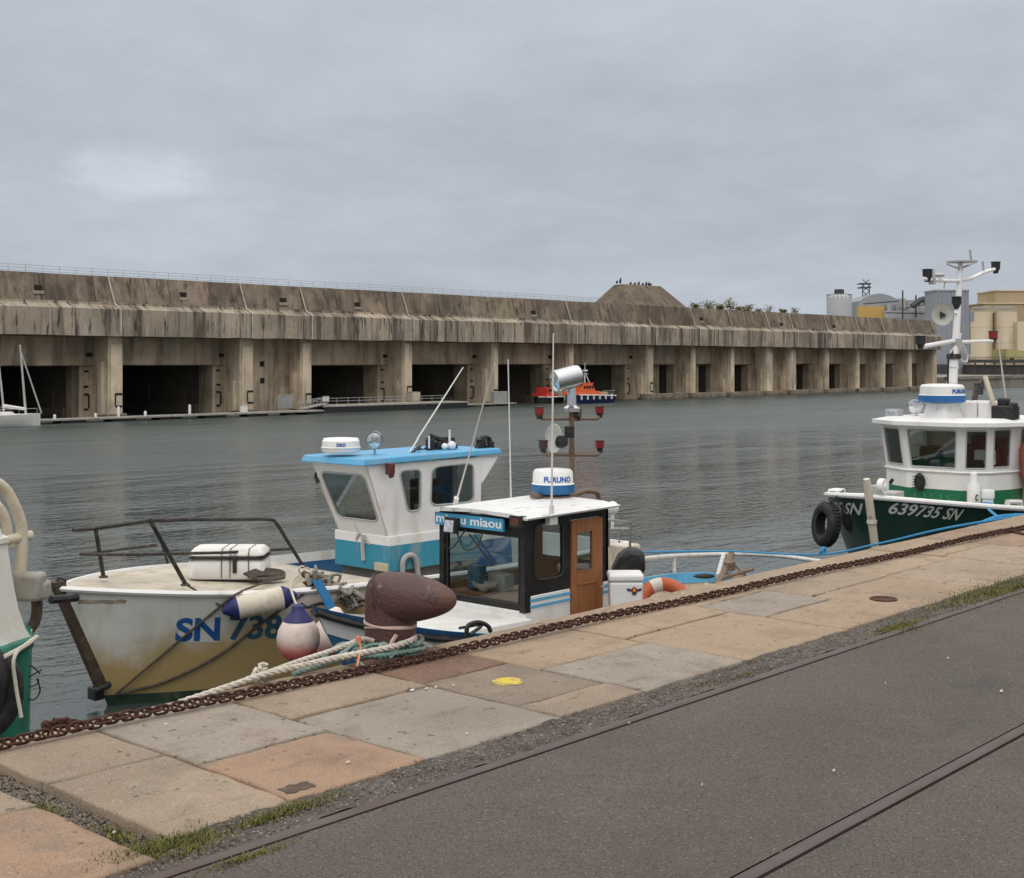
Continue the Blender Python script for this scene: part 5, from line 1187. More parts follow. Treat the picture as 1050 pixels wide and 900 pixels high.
for px, py, mt_ in ((553,422,redl),(615,421,redl),(615,455,redl),(557,455,M('dull_lens',(.07,.04,.035),.3)),(592,424,M('grey_lens',(.10,.09,.085),.3))): nav_lamp(b2, mt(px,py), mt_, .062)
mb = MB(); c = mt(582,388); rgt = V(SA,-CA,0); dv_ = (-rgt*.93-V(CA,SA,0)*.35+V(0,0,-.25)); scope(mb, c, dv_, .155, .40); mb.lathe([(.12,-.45),(.12,-.40),(.07,-.36),(.06,-.1)],16,Matrix.Translation(mt(586,388)-V(0,0,.02))); mb.build('searchlight', [chrome, lampg], b2)
mb = MB(); c = mt(569,449); mb.lathe([(.001,-.02),(.12,.0),(.17,.05),(.165,.08),(.05,.03),(.001,.03)],20,Matrix.Translation(c)@(-V(CA,SA,0)-rgt*.3).to_track_quat('Z','Y').to_matrix().to_4x4()@Matrix.Diagonal((.72,1.15,1,1)),0); mb.build('loudhailer_dish', M('pale_dish',(.52,.53,.48),.5,dirt=(.35,.37,.28),dscale=5), b2)
mb = MB(); mb.cbox(mt(580.5,443)-V(.05,.1,0),(.13,.13,.16),rz=ANG); scope(mb, mt(576,452)-V(CA,SA,0)*.15, -V(CA,SA,0)-rgt*.4, .075, .14); mb.build('camera_unit', blk, b2, bevel=.01)
radome('radar', mt(567,504.5)-V(0,0,-.0), .29, .33, b2, deepblue, 'FURUNO', face=-2.9)
mb = MB(); c = mt(567,507); mb.lathe([(.27,-.05),(.25,.0)],24,Matrix.Translation(c)); mb.tube([c+V(0,0,-.05),V(c.x,c.y,CZT+.05)],.05,8); mb.build('radar_bracket', rustt, b2)
mb = MB(); c = mt(628,520); mb.ball(c,.095,16,10); mb.lathe([(.02,-.3),(.03,-.09)],10,Matrix.Translation(c)); mb.build('satellite_dome', whitep, b2)
mb = MB()
P4 = [at(622,532,11.0),at(646,535,11.6),at(646,560,11.6),at(622,557,11.0)]
mb.tube([P4[0],P4[1],P4[2]],.02,8); mb.tube([at(625,541,12),at(646,541,12)],.012,6); mb.tube([at(624,528,11.5),at(624,560,11.5)],.02,8); mb.tube([at(635,534,12),at(635,556,12)],.012,6); mb.build('cabin_rail', stainless, b2)
# aft: rail, bulwark band, gear
mb = MB(); rl = [at(637,583,12.1),at(645,576,12.2),at(662,572,12.4),at(700,569,12.5),at(760,567.5,12.2),at(800,569.5,11.6),at(842,575,10.9)]
mb.tube(spline(rl,6),.036,10); mb.tube([at(691.5,571,12.5),at(691.5,586,12.5)],.03,8); mb.tube([at(742,568,12.3),at(736,590,11.9)],.04,8); mb.build('stern_rail', M('white_tube',(.60,.60,.58),.4,dirt=(.35,.33,.30),dscale=8), b2)
mb = MB(); mb.tube([at(735,600,11.6),at(743,585,11.9),at(750,568,12.1)],.06,8); mb.tube([at(740,592,11.7),at(772,583,11.6)],.03,8); mb.cbox(at(748,580,11.9),(.16,.12,.14)); mb.tube([at(745,570,12.1),at(765,590,11.6)],.02,6); mb.build('net_roller', rustt, b2)
mb = MB(); c = V(15.4,B2Y+.5,1.22); mb.box((14.0,B2Y-.6,.6),(14.55,B2Y+.75,1.30)); mb.build('deck_locker', whitep, b2, bevel=.04)
ux_ = V(SA,-CA,0); mb = MB(); c = at(644,574,11.3); mb.prism([c+ux_*-.24+V(0,0,-.2),c+ux_*.26+V(0,0,-.2),c+ux_*.24+V(0,0,.12),c+ux_*.02+V(0,0,.16),c+ux_*-.12+V(0,0,.05)],V(CA,SA,0)*.4); tag(mb.build('black_bag', blk, None, base=c, bevel=.07), 'black rounded bundle on the deck behind the cabin', 'bundle')
mb = MB(); mb.cbox(at(640,571,12.2),(.36,.36,.42)); tag(mb.build('fish_crate', creamf, None, base=at(641,560,12.2), bevel=.03), 'pale crate stacked behind the black cabin', 'crate')
# cool box
cbx = thing('cool_box', 'white lidded cool box with a small emblem beside the orange lifebuoy', 'cool box', at(641,612,10.45))
pc = at(641,600,10.45); ux = V(SA,-CA,0); uy = V(CA,SA,0)
mb = MB(); 
def obox(c, w_, d_, z0, z1, ins=.02):
    P = [c+ux*(sx*w_/2)+uy*(sy*d_/2) for sx,sy in ((-1,-1),(1,-1),(1,1),(-1,1))]; Q = [c+ux*(sx*(w_/2-ins))+uy*(sy*(d_/2-ins)) for sx,sy in ((-1,-1),(1,-1),(1,1),(-1,1))]
    return [[V(p.x,p.y,z0) for p in Q],[V(p.x,p.y,z1) for p in P]]
zt_ = at(641,586,10.45).z; W_ = 38*15.6/FPX
MB().loft(obox(pc,W_,.4,zt_-.62,zt_-.10),0).build('box', whitep, cbx, smooth=False, bevel=.03); lid = MB().loft(obox(pc,W_*1.04,.42,zt_-.095,zt_,.0),0).build('lid', whitep, cbx, smooth=False, bevel=.03)
em = MB(); c = pc-uy*.192+V(0,0,0); e0 = at(650,598,10.2); e0 = V((pc-uy*.2).x,(pc-uy*.2).y,0)+ux*.10+V(0,0,zt_-.20)
def disc(c, w_, h_, off, m, n=16): P = [c-uy*off+ux*(w_*math.cos(2*PI*k/n))+V(0,0,h_*math.sin(2*PI*k/n)) for k in range(n)]; em.loft([P,[p-uy*.003 for p in P]],m)
disc(e0,.035,.04,.004,0); disc(e0,.016,.02,.009,1)
for s_ in (-1,1): em.prism([e0-uy*.006+ux*(s_*.03)+V(0,0,.012),e0-uy*.006+ux*(s_*.10)+V(0,0,.028),e0-uy*.006+ux*(s_*.09)+V(0,0,-.006),e0-uy*.006+ux*(s_*.03)+V(0,0,-.014)],-uy*.003,2)
em.prism([e0-uy*.006+ux*-.035+V(0,0,-.03),e0-uy*.006+ux*.035+V(0,0,-.03),e0-uy*.006+ux*.02+V(0,0,-.058),e0-uy*.006+ux*-.02+V(0,0,-.058)],-uy*.003,2)
em.build('emblem', [M('emblem_red',(.35,.03,.03),.6), M('emblem_yellow',(.7,.45,.05),.6), M('emblem_navy',(.03,.03,.08),.6)], cbx, smooth=False)
# lifebuoy
lb = thing('lifebuoy', 'orange lifebuoy with pale bands propped on the stern of the blue boat', 'lifebuoy', at(679,612,10.6))
c = at(680,622,10.7); R_, r_ = .33, .095; ax1 = (ux*.96+V(0,0,.05)).normalized(); ax2 = (V(0,0,.82)+uy*.45).normalized()
ring_ = [c+ax1*R_*math.cos(2*PI*k/40)+ax2*R_*math.sin(2*PI*k/40) for k in range(40)]
MB().tube(ring_,r_,12,closed=True).build('ring', M('lifebuoy_orange',(.50,.10,.038),.6,dirt=(.36,.12,.06),dscale=5,damt=.5,var=.15), lb)
for k in (10,31):
    p = [ring_[(k+j)%40] for j in range(4)]; MB().tube(p,r_*1.05,12).build('band', M('band_pale',(.62,.57,.50),.6,var=.15) if 'band_pale' not in bpy.data.materials else bpy.data.materials['band_pale'], lb)
# ------------------------------------------------------------------ green boat on the right
B3Y, X3 = 10.35, 20.3
greenh = M('dark_green_hull', (.006,.030,.022), .35, dirt=(.02,.05,.04), dscale=3, damt=.5, var=.15)
h3 = Hull(X3, 32.0, B3Y, .55, 2.10, 1.85, lambda x: 2.10-.13*max(0,x-X3)+.008*max(0,x-X3)**2, Le=2.8, p=3.2, flare=.18, tr=.85)
b3 = thing('fishing_boat', 'green and white fishing boat with tall white lamp mast at the right', 'fishing boat', (25.5,B3Y,0), 'fishing boats along the quay')
d3 = lambda x: h3.sheer(x)-.28
grnw = M('wheelhouse_green', (.012,.145,.065), .4, dirt=(.05,.2,.11), dscale=3, damt=.5, var=.12)
h3.make(d3,.06).build('hull', [greenh, whitep, grnw, deckm], b3, ang=50)
for sd_ in (-1,1): MB().tube(h3.edge(sd_,X3+.02,31.9,-.03,.015),.045,8).build('rubbing_strake', whitep, b3)
def hull3(px, py, side, off=.006): return hull_pt(h3, px, py, side, off)
silver = M('marking_silver', (.50,.50,.48), .5, dirt=(.33,.34,.33), dscale=9, damt=.5, var=.1)
hull_letter('registration_mark','639735 SN',h3,-1,(913,514),(989,521.5),(982,533.5),(910,526),silver,b3,shear=.15,bold=.02)
hull_letter('registration_mark','639735 SN',h3,1,(850,514),(885,515.5),(884,528),(851,526),silver,b3,shear=.15,bold=.02)
wst = M('rusty_white_post', (.62,.56,.46), .6, dirt=(.22,.10,.05), dscale=5, stretch=(1,1,.4), damt=.8, lo=.55, hi=.7, var=.1)
mb = MB(); mb.tube([V(h3.stem(z)-.06,B3Y,z) for z in (2.38,2.2,1.6,1.0,.4,0)],[.055,.068,.070,.068,.065,.06],10); mb.lathe([(.085,-.03),(.085,.03)],12,Matrix.Translation(V(h3.stem(1.65)-.06,B3Y,1.65))); mb.build('stem_post', wst, b3)
mb = MB(); c = V(X3+.12,B3Y-.16,2.25); mb.lathe([(.13,-.05),(.13,.05)],16,Matrix.Translation(c)@Matrix.Rotation(PI/2,4,'X')); mb.lathe([(.05,-.07),(.05,.07)],12,Matrix.Translation(c)@Matrix.Rotation(PI/2,4,'X')); mb.build('bow_roller', whitep, b3)
mb = MB(); mb.cbox(at(858,505.5,11.6),(.30,.22,.18)); mb.build('bow_chock', whitep, b3, bevel=.03); 
mb = MB(); c = at(914,506.5,10.6); mb.cbox(c,(.4,.3,.12)); mb.cbox(c+V(0,.3,.05),(.16,.16,.2)); mb.build('windlass', frost, b3, bevel=.02)
MB().cbox(at(857,505.5,11.58)+V(-.16,-.02,0),(.02,.10,.10)).build('chock_hole', blk, b3)
# faceted wheelhouse
pl3 = [(25.2,11.55),(23.2,11.5),(22.75,10.88),(22.75,9.85),(23.05,9.48),(23.62,9.28),(25.2,9.15)]
zb3, zs3, zt3 = 1.55, 2.46, 3.16
wc3 = M('wheelhouse_white_green', (.012,.145,.065), .42, zones=[(2.03,(.73,.735,.72))], dirt=(.55,.52,.45), dscale=2.5, stretch=(1,1,.35), damt=.25, lo=.5, hi=.75, var=.06)
wall = MB(); PW = []; cen = V(24.0,B3Y,0)
def outp(p, k, z): return V(p[0]+(-.10 if p[0] < 24 else 0)*k, p[1]+(.07 if p[1] > B3Y else -.07)*k, z)
spec = [None if False else (.10,.10,.50,.92),(.14,.10,.88,.90),(.10,.08,.90,.90),(.16,.08,.90,.90),(.20,.10,.88,.92),(.18,.10,.62,.92)]
for i in range(6):
    a, b = pl3[i], pl3[i+1]; A0,B0,B1_,A1 = outp(a,0,zs3-.10),outp(b,0,zs3-.10),outp(b,1,zt3),outp(a,1,zt3)
    inn = (cen-(A0+B0)/2); inn.z = 0
    u0,v0,u1,v1 = spec[i]; hl = round_poly(u0,v0,u1,v1,.04,n=2)
    P_ = facet([A0,B0,B1_,A1],[hl],wall,.05,inn); PW.append((P_,hl,inn))
    L0, L1 = outp(a,0,zb3), outp(b,0,zb3); n_ = inn.normalized()*.05
    wall.loft([[L0,L1,L1+n_,L0+n_],[A0,B0,B0+n_,A0+n_]],0)
a, b = pl3[-1], pl3[0]; wall.loft([[outp(a,0,zb3),outp(b,0,zb3),outp(b,0,zb3)+V(-.05,0,0),outp(a,0,zb3)+V(-.05,0,0)],[outp(a,1,zt3),outp(b,1,zt3),outp(b,1,zt3)+V(-.05,0,0),outp(a,1,zt3)+V(-.05,0,0)]],0)
wh3 = wall.build('wheelhouse', wc3, b3, smooth=False)
for P_, hl, inn in PW: window(P_, hl, inn, .014, wh3, [glass, frost])
MB().tube([outp(p,0,zs3-.11)+V((-.012 if p[0]<24 else 0),(.012 if p[1]>B3Y else -.012),0) for p in pl3],.022,6).build('drip_moulding', whitep, wh3)
rp = [(25.55,11.75),(23.05,11.72),(22.45,11.0),(22.45,9.72),(22.85,9.25),(23.5,9.02),(25.55,8.9)]
rf = MB(); rf.loft([[V(x,y,zt3) for x,y in rp],[V(x,y,zt3+.07) for x,y in rp],[V(24+(x-24)*.8,B3Y+(y-B3Y)*.8,zt3+.13) for x,y in rp]],0); rf.build('wheelhouse_roof', whitep, b3, smooth=False)
mb = MB(); mb.cbox((23.15,B3Y-.1,2.42),(.35,1.3,.3)); mb.cbox((23.3,B3Y+.3,2.65),(.3,.35,.25)); mb.build('console', blk, wh3, bevel=.02)
mb = MB(); mb.cbox((23.9,B3Y-.45,2.55),(.45,.7,.5)); mb.cbox((24.15,B3Y-.45,2.75),(.12,.7,.35)); mb.build('red_seat', M('red_cover',(.40,.035,.035),.7,var=.15), wh3, bevel=.05)
mb = MB(); mb.box((25.0,B3Y+.2,2.3),(25.05,B3Y+.6,3.0)); mb.cbox((23.2,B3Y-.75,2.62),(.1,.35,.25)); mb.build('lining', whitep, wh3, smooth=False)
mb = MB(); mb.cbox((24.4,B3Y,2.32),(1.4,1.9,.03)); mb.build('cabin_floor', interior, wh3, smooth=False)
# front fittings
mb = MB(); c = at(959,491,10.6); c.x = 22.72; Q = Matrix.Translation(c)@Matrix.Rotation(-PI/2,4,'Y'); mb.lathe([(.10,0),(.11,.03),(.08,.09),(.02,.11)],16,Q@Matrix.Diagonal((1.5,1,1,1)))
for k in range(-2,3): mb.cbox(c+V(-.10,0,k*.05),(.02,.2,.015))
mb.build('bulkhead_lamp', blk, wh3)
mb = MB(); c = at(920,492,11.2); c.x = 22.80; mb.cbox(c,(.05,.05,.10),rx=.6); mb.build('pipe_outlet', blk, wh3)
fd = MB(); c = at(998.5,506,9.55); fd.lathe([(.03,-.42),(.10,-.36),(.115,-.1),(.115,.15),(.06,.24),(.06,.36),(.02,.40)],16,Matrix.Translation(c)); f_ = thing('fender', 'white bottle shaped fender hanging on the green wheelhouse front', 'fender', c)
fd.build('body', whitep, f_); mk = MB()
for k in (-.05,-.2): mk.tube([c+V(-.07+.05*math.cos(a)-.02,-.095,k+.05*math.sin(a)) for a in [2*PI*j/10 for j in range(10)]],.010,5,closed=True)
mk.build('eyelet_mark', blk, f_)
mb = MB(); c = at(1013,510,9.2); mb.lathe([(.09,-.3),(.09,-.02),(.11,0),(.11,.12),(.10,.14)],12,Matrix.Translation(c)); mb.build('deck_vent', whitep, b3)
mb = MB(); q = [at(1033,514,9.0),at(1046,514,9.0),at(1046,527,9.0),at(1033,527,9.0)]; mb.tube(q,.05,6,closed=True); mb.build('quarter_fairlead', whitep, b3)
letter('painted_mark','nuc',.20,lambda s,t: V(22.742,B3Y+.42-s,1.86+t),M('faint_green_mark',(.05,.26,.14),.5),wh3,bold=-.004,width=.85)
# roof gear
radome('radar', at(966,412.5,10.4), .41, .33, b3, M('radar_blue',(.035,.16,.42),.45), 'FURUNO', face=-2.27)
c = at(966,414,10.4); mb = MB(); mb.lathe([(.36,zt3+.10),(.27,c.z),(.10,c.z+.01)],4,Matrix.Translation(V(c.x,c.y,0))@Matrix.Rotation(.55,4,'Z')); mb.build('radar_pedestal', whitep, b3, smooth=False)
mb = MB(); c = at(938,417,11.2); scope(mb,c,V(-.8,-.55,-.1),.13,.26); mb.tube([c,V(c.x+.1,c.y,zt3+.05)],.025,6); mb.build('searchlight', [chrome, lampg], b3)
mb = MB(); c = at(917,424.5,11.4); mb.cbox(c,(.22,.26,.17)); mb.cbox(c+V(-.112,0,0),(.01,.2,.12),1); mb.build('floodlight', [frost, lampg], b3, bevel=.02)
mb = MB(); p0, p1 = at(981,420,10.3), at(1026,421,9.6)
for a, b in ((p0,p0.lerp(p1,.48)),(p0.lerp(p1,.5),p1)):
    dd = V(CA,SA,0)*.45; mb.prism([V(a.x,a.y,zt3+.10),V(b.x,b.y,zt3+.10),V(b.x+dd.x,b.y+dd.y,zt3+.10),V(a.x+dd.x,a.y+dd.y,zt3+.10)],(0,0,.33))
tag(mb.build('roof_locker', whitep, None, base=V(p0.x,p0.y,zt3+.1), smooth=False, bevel=.04), 'white double locker on the green boat wheelhouse roof', 'locker')
mb = MB(); c = at(1031,424,9.4); mb.cbox(c,(.35,.4,.28)); mb.cbox(c+V(.05,.05,.2),(.16,.2,.14)); mb.cbox(c+V(-.1,-.2,.05),(.1,.12,.3),rz=.5); mb.build('roof_winch', blk, b3, bevel=.03)
mb = MB(); mb.tube([at(1022,425,9.6),at(1010,386,9.9)],.045,8); mb.build('boat_hook_pole', M('aged_pole',(.52,.47,.36),.7), b3)
mb = MB(); mb.tube([at(1033,420,9.5),at(1023.5,350,9.5)],[.022,.010],6); mb.lathe([(.06,0),(.05,.08),(.02,.1)],8,Matrix.Translation(at(1033.5,422,9.5))); mb.build('whip_aerial', whip, b3)
mb = MB(); c = at(1003,402,10.6); mb.tube([at(999,413,10.6),at(1001,400,10.6),at(1007,391,10.6)],.06,6); mb.cbox(c,(.25,.1,.12)); mb.cbox(at(1004,396,10.6),(.2,.12,.1)); mb.build('roof_bracket', darkpipe, b3)
# lamp mast
MY3 = 10.42; m3 = lambda px, py, d=0: at(px,py,MY3+d)
mb = MB(); mb.tube([m3(975,414),m3(978,364)],[.10,.088],12); mb.tube([m3(978,366),m3(982,342)],[.075,.07],12); mb.tube([m3(980,350),m3(985,270)],[.07,.046],12)
for yy in (376,392): mb.tube([m3(977.2-(yy-376)*.06,yy),m3(977.1-(yy-376)*.06,yy+1.5)],.103,12)
mb.tube(spline([m3(946,286),m3(962,288),m3(983,288.5)],4),.034,8); mb.tube(spline([m3(983,288),m3(995,286),m3(1008,280),m3(1021,276)],4),.036,8)
mb.tube([m3(944,356),m3(978,350)],.040,8); mb.tube([m3(985,351),m3(1018,350)],.032,8); mb.tube([m3(982,322),m3(974,320)],.03,6); mb.build('lamp_mast', whitep, b3)
mb = MB(); rr = V(SA,-CA,0)
c = m3(986.5,270); mb.lathe([(.03,0),(.28,.01),(.28,.035),(.02,.04)],20,Matrix.Translation(c)@Matrix.Diagonal((1.0,1.0,1,1))); mb.tube([m3(996,269),m3(994.5,256)],.022,6); mb.tube([m3(971,271),m3(984,276),m3(1001,269)],.018,6); mb.build('mast_platform', M('grey_disc',(.42,.43,.42),.5), b3)
mb = MB(); mb.tube([m3(957,286),m3(957.5,277)],.02,6); mb.build('mast_sensor', frost, b3); m2 = MB(); m2.ball(m3(963,282.5),.10,12,8,sq=(1,1,.4)); m2.build('mast_sensor', frost, b3)
MB().tube([m3(969,289),m3(968,296)],.015,6).build('mast_sensor', frost, b3); MB().tube([m3(1009,281),m3(1007.5,268)],.02,6).build('mast_sensor', frost, b3); MB().cbox(m3(956,288.5),(.1,.1,.12)).build('mast_sensor', frost, b3)
for px, py, mm in ((951,281,blk),(1021,273,blk),(981,309,blk),(944,349.5,blk),(1018.5,344,redl)): nav_lamp(b3, m3(px,py), mm, .085)
mb = MB()
MB().tube([m3(978,368.5),m3(978.1,363.5)],.135,10).build('mast_collar', darkpipe, b3); mb.cbox(m3(980.5,353),(.2,.2,.2),rz=.5); mb.tube([m3(981,354),m3(995,366)],.02,6); mb.build('mast_bracket', frost, b3)
mb = MB(); c = m3(966,323); Q = Matrix.Translation(c)@(-V(CA,SA,0)-rr*.2).to_track_quat('Z','Y').to_matrix().to_4x4()@Matrix.Diagonal((.62,.62,.62,1)); mb.lathe([(.001,-.25),(.08,-.24),(.14,-.10),(.31,.05),(.33,.06),(.30,.045),(.10,-.02),(.001,-.02)],3*8,Q); mb.build('loudspeaker', M('speaker_grey',(.50,.50,.45),.5,dirt=(.35,.36,.28),dscale=6), b3)
mb = MB(); mb.lathe([(.001,.085),(.10,.08),(.12,.0),(.001,-.05)],3,Q); mb.build('loudspeaker_driver', blk, b3)
mb = MB(); mb.tube(spline([m3(985,357),m3(983,364),m3(988,371),m3(992,369),m3(990,358),m3(986,353)],5),.014,6); mb.build('cable', whip, b3)
mb = MB(); mb.tube(spline([m3(979,352),m3(977,362),m3(973,366),m3(972,385),m3(972,404)],5),.02,6); mb.build('cable', blk, b3)
# tyre at the bow, red gear behind
ty = h3.pt(X3+.62,1.30,1,.16); ty = at(847,537,11.42)
nrm = V(-.84,.54,.12).normalized(); e1_ = nrm.cross(V(0,0,1)).normalized(); e2_ = e1_.cross(nrm)
mb = MB(); RR, r_ = .275, .115
prof = [(.205,.09),(.24,.115),(.31,.115),(.36,.09),(.385,.06),(.385,-.06),(.36,-.09),(.31,-.115),(.24,-.115),(.205,-.09),(.235,-.06),(.235,.06)]
rings = []
for k in range(36): a = 2*PI*k/36; rings.append([ty+(e1_*math.cos(a)+e2_*math.sin(a))*p+nrm*q for p,q in prof])
rings.append(rings[0]); mb.loft(rings,0,caps=False)
for k in range(36):
    a = 2*PI*k/36
    mb.prism([ty+(e1_*math.cos(a+d_)+e2_*math.sin(a+d_))*p+nrm*q for d_,p,q in ((0,.384,-.06),(.09,.384,-.06),(.09,.384,.06),(0,.384,.06))], (e1_*math.cos(a+.04)+e2_*math.sin(a+.04))*.012)
tyr = thing('tyre_fender', 'black tyre hung as a fender on the green bow', 'tyre', ty); mb.build('tyre', M('tyre_rubber',(.017,.017,.018),.75,dirt=(.05,.048,.045),dscale=6,damt=.6,bump=.3,bscale=60), tyr)
mb = MB(); mb.ball(ty+V(.35,-.35,.12),.24,12,8,sq=(1,.9,1.2)); mb.build('rubber_pad', blk, tyr)
mb = MB(); mb.tube([ty+V(.02,0,.34),V(X3+.5,h3.cy+.75,2.1)],.015,6); mb.build('lanyard', ropek, tyr)
t_ = at(1058,474,9.0); mb = MB(); mb.lathe([(.12,-.55),(.22,-.3),(.24,.15),(.12,.4)],16,Matrix.Translation(t_+V(.1,0,.1))); tag(mb.build('oilskin_bundle', M('faded_red',(.42,.12,.08),.8,var=.2), None, base=t_), 'faded red bundle hanging behind the green wheelhouse', 'bundle')
mb = MB(); mb.cbox(at(1052,500,9.3),(.6,.6,.7)); tag(mb.build('fish_crate', M('sand_crate',(.46,.36,.22),.8,var=.15), None, base=at(1052,500,9.3), bevel=.03), 'tan crate at the right edge behind the green wheelhouse', 'crate')

# ------------------------------------------------------------------ green boat cut by the left edge
B4Y = 12.85; X4 = 6.50
grn4 = M('bright_green_hull', (.018,.17,.115), .5, dirt=(.02,.07,.05), dscale=4, damt=.6, stretch=(1,1,.4), var=.2, extra=[((.28,.22,.15),.6,6,(1,1,.2),.62,.72)])
h4 = Hull(-3.2, X4, B4Y, .4, 1.9, 1.38, lambda x: 1.66+.05*abs(x-2)*.2, Le=3.2, p=2.2, flare=.15, tr=.93, stern_round=.9)
b4 = thing('fishing_boat', 'green boat with white stern shelter cut off by the left edge', 'fishing boat', (4,B4Y,0), 'fishing boats along the quay')
h4.make(lambda x: 1.05,.06).build('hull', [grn4, whitep, grn4, deckm], b4, ang=50)
MB().tube(h4.edge(-1,0,X4-.02,-.04,.02),.06,8).build('rubbing_strake', grn4, b4)
cw = M('shelter_white', (.72,.70,.64), .45, dirt=(.5,.42,.3), dscale=2.5, damt=.45, var=.07)
mb = MB(); R_ = []
for z, x in ((1.64,6.26),(1.8,6.16),(2.0,6.09),(2.3,6.03),(2.62,5.98),(2.66,5.97)):
    R_.append([V(2.5,11.66,z),V(x-.25,11.66,z),V(x-.05,11.75,z),V(x,11.95,z),V(x,13.6,z),V(2.5,13.9,z)])
mb.loft(R_,0); R2 = [[p+V((p.x>3)*(-.02)-(p.x>3)*.18*k,(.0 if p.y > 12 else .05*k),.0+.62*k-.0) for p in R_[-1]] for k in (0,.5,1)]
mb.loft(R2,0); mb.build('stern_shelter', cw, b4, ang=30)
mb = MB(); mb.loft([[p+V((p.x>3)*.02,(-.02 if p.y<12 else .02),-.03) for p in R_[-1]],[p+V((p.x>3)*.02,(-.02 if p.y<12 else .02),.02) for p in R_[-1]]],0); mb.build('shelter_moulding', cw, b4)
pip = M('cream_pipe', (.60,.53,.41), .55, dirt=(.38,.30,.2), dscale=6, damt=.6, var=.1)
y4 = 12.3; a4 = lambda px,py,d=0: at(px,py,y4+d)
mb = MB(); mb.tube(spline([a4(-40,480),a4(-10,491),a4(6,502),a4(18,525),a4(23,548),a4(21,582),a4(19,612)],5),.055,12); mb.tube(spline([a4(-8,558),a4(10,553),a4(26,549),a4(32,548.5)],5),.05,12); mb.build('gantry_pipe', pip, b4)
mb = MB(); mb.tube(spline([a4(-30,505,.6),a4(-4,517,.6),a4(6,535,.6),a4(9,560,.6)],5),.05,10); mb.build('gantry_pipe', pip, b4)
mb = MB(); c = a4(36,600,-.1); mb.cbox(c+V(-.05,0,0),(.26,.24,.27),rz=ANG-PI/2); mb.cbox(c+V(.06,.0,-.05),(.16,.22,.19),rz=ANG-PI/2); mb.build('hauler_block', M('grey_casting',(.36,.34,.30),.75,dirt=(.22,.18,.14),dscale=5,damt=.6,bump=.3,bscale=30), b4, bevel=.04)
mb = MB(); mb.tube(spline([a4(37,612),a4(38,622),a4(36,636),a4(30,645),a4(23,657)],6),.055,10); mb.build('hauler_arm', M('brown_arm',(.075,.055,.042),.6,dirt=(.16,.09,.05),dscale=8), b4)
mb = MB(); n_y = 11.55
mb.tube(spline([at(38,652,11.5),at(28,660,11.4),at(14,668,11.4),at(-10,680,11.4)],5),.022,6); mb.tube(spline([at(33,655,11.5),at(15,672,11.35),at(16,700,11.35),at(22,735,11.3)],5),.018,6)
tag(mb.build('stern_line', ropew, None, base=at(20,670,11.4)), 'thin grey line hanging over the green stern at the left', 'rope')
tb = MB(); c = at(-17,712,11.55)
tb.tube([c+V(.25*math.cos(2*PI*k/24),.0,.29*math.sin(2*PI*k/24)) for k in range(24)],.13,10,closed=True); tag(tb.build('tyre_fender', blk, None, base=c), 'black fender tyre against the green hull at the left edge', 'tyre')
mb = MB(); mb.lathe([(.001,-.32),(.14,-.28),(.19,0),(.16,.22),(.07,.32)],14,Matrix.Translation(at(-14,697,11.5))); tag(mb.build('buoy_fender', blk, None, base=at(-14,697,11.5)), 'black fender bag hung on the green hull above the tyre', 'fender')
wire = MB()
for pts in (((16,700),(32,692),(43,686)),((18,705),(36,702),(40,696)),((22,712),(34,717),(41,708),(38,695)),((20,698),(30,682),(41,690))): wire.tube(spline([at(x,y,11.9) for x,y in pts],5),.008,5)
tag(wire.build('wire_tangle', blk, None, base=at(22,705,11.9)), 'thin black wire ends sticking out over the water at the left', 'wire')

# ------------------------------------------------------------------ bollard on the quay edge
bolm = M('bollard_paint', (.086,.038,.034), .5, dirt=(.05,.028,.024), dscale=4, damt=.6, var=.25, vscale=3, bump=.6, bscale=45, spec=.45, extra=[((.27,.20,.17), .7, 11, (1,1,.7), .63, .70), ((.17,.065,.03), .7, 3.5, (1,1,.35), .55, .72), ((.035,.02,.018), .6, 7, (1,1,1), .6, .68)])
BX, BY = 5.33, 5.82
bo = thing('mooring_bollard', 'brown iron mooring bollard with one long rounded horn at the quay edge', 'bollard', (BX,BY,QZ))
mb = MB(); mb.lathe([(.175,-.05),(.172,.008),(.160,.018),(.154,.05),(.152,.14),(.152,.28),(.151,.345),(.143,.395),(.124,.432),(.09,.458),(.045,.470),(.002,.472)],36,Matrix.Translation(V(BX,BY,QZ)),0); mb.build('column', bolm, bo)
# head: one body lofted from the stubby back to the blunt horn
hd = V(SA,-CA,0)*.97+V(-CA,-SA,0)*.22; hd.normalize(); sd3 = V(0,0,1).cross(hd).normalized()
mb = MB(); rings = []
for s_, zc_, hw, hh in ((-.098,.33,.004,.004),(-.096,.33,.05,.055),(-.086,.33,.095,.095),(-.066,.33,.130,.122),(-.036,.329,.152,.138),(.01,.328,.167,.148),(.07,.327,.174,.150),(.15,.325,.172,.141),(.23,.323,.158,.121),(.30,.321,.134,.098),(.355,.319,.102,.072),(.388,.318,.066,.046),(.404,.317,.03,.02),(.406,.317,.003,.003)):
    R = []
    for k in range(28):
        a = 2*PI*k/28; cx_, cz_ = math.cos(a), math.sin(a); e_ = 2/2.3
        R.append(V(BX,BY,QZ)+hd*s_+sd3*(hw*math.copysign(abs(cx_)**e_,cx_))+V(0,0,zc_+hh*math.copysign(abs(cz_)**e_,cz_)))
    rings.append(R)
mb.loft(rings,0); o = mb.build('horn', bolm, bo); sm = o.modifiers.new('subdivision','SUBSURF'); sm.levels = sm.render_levels = 1
seam = MB(); pts = []
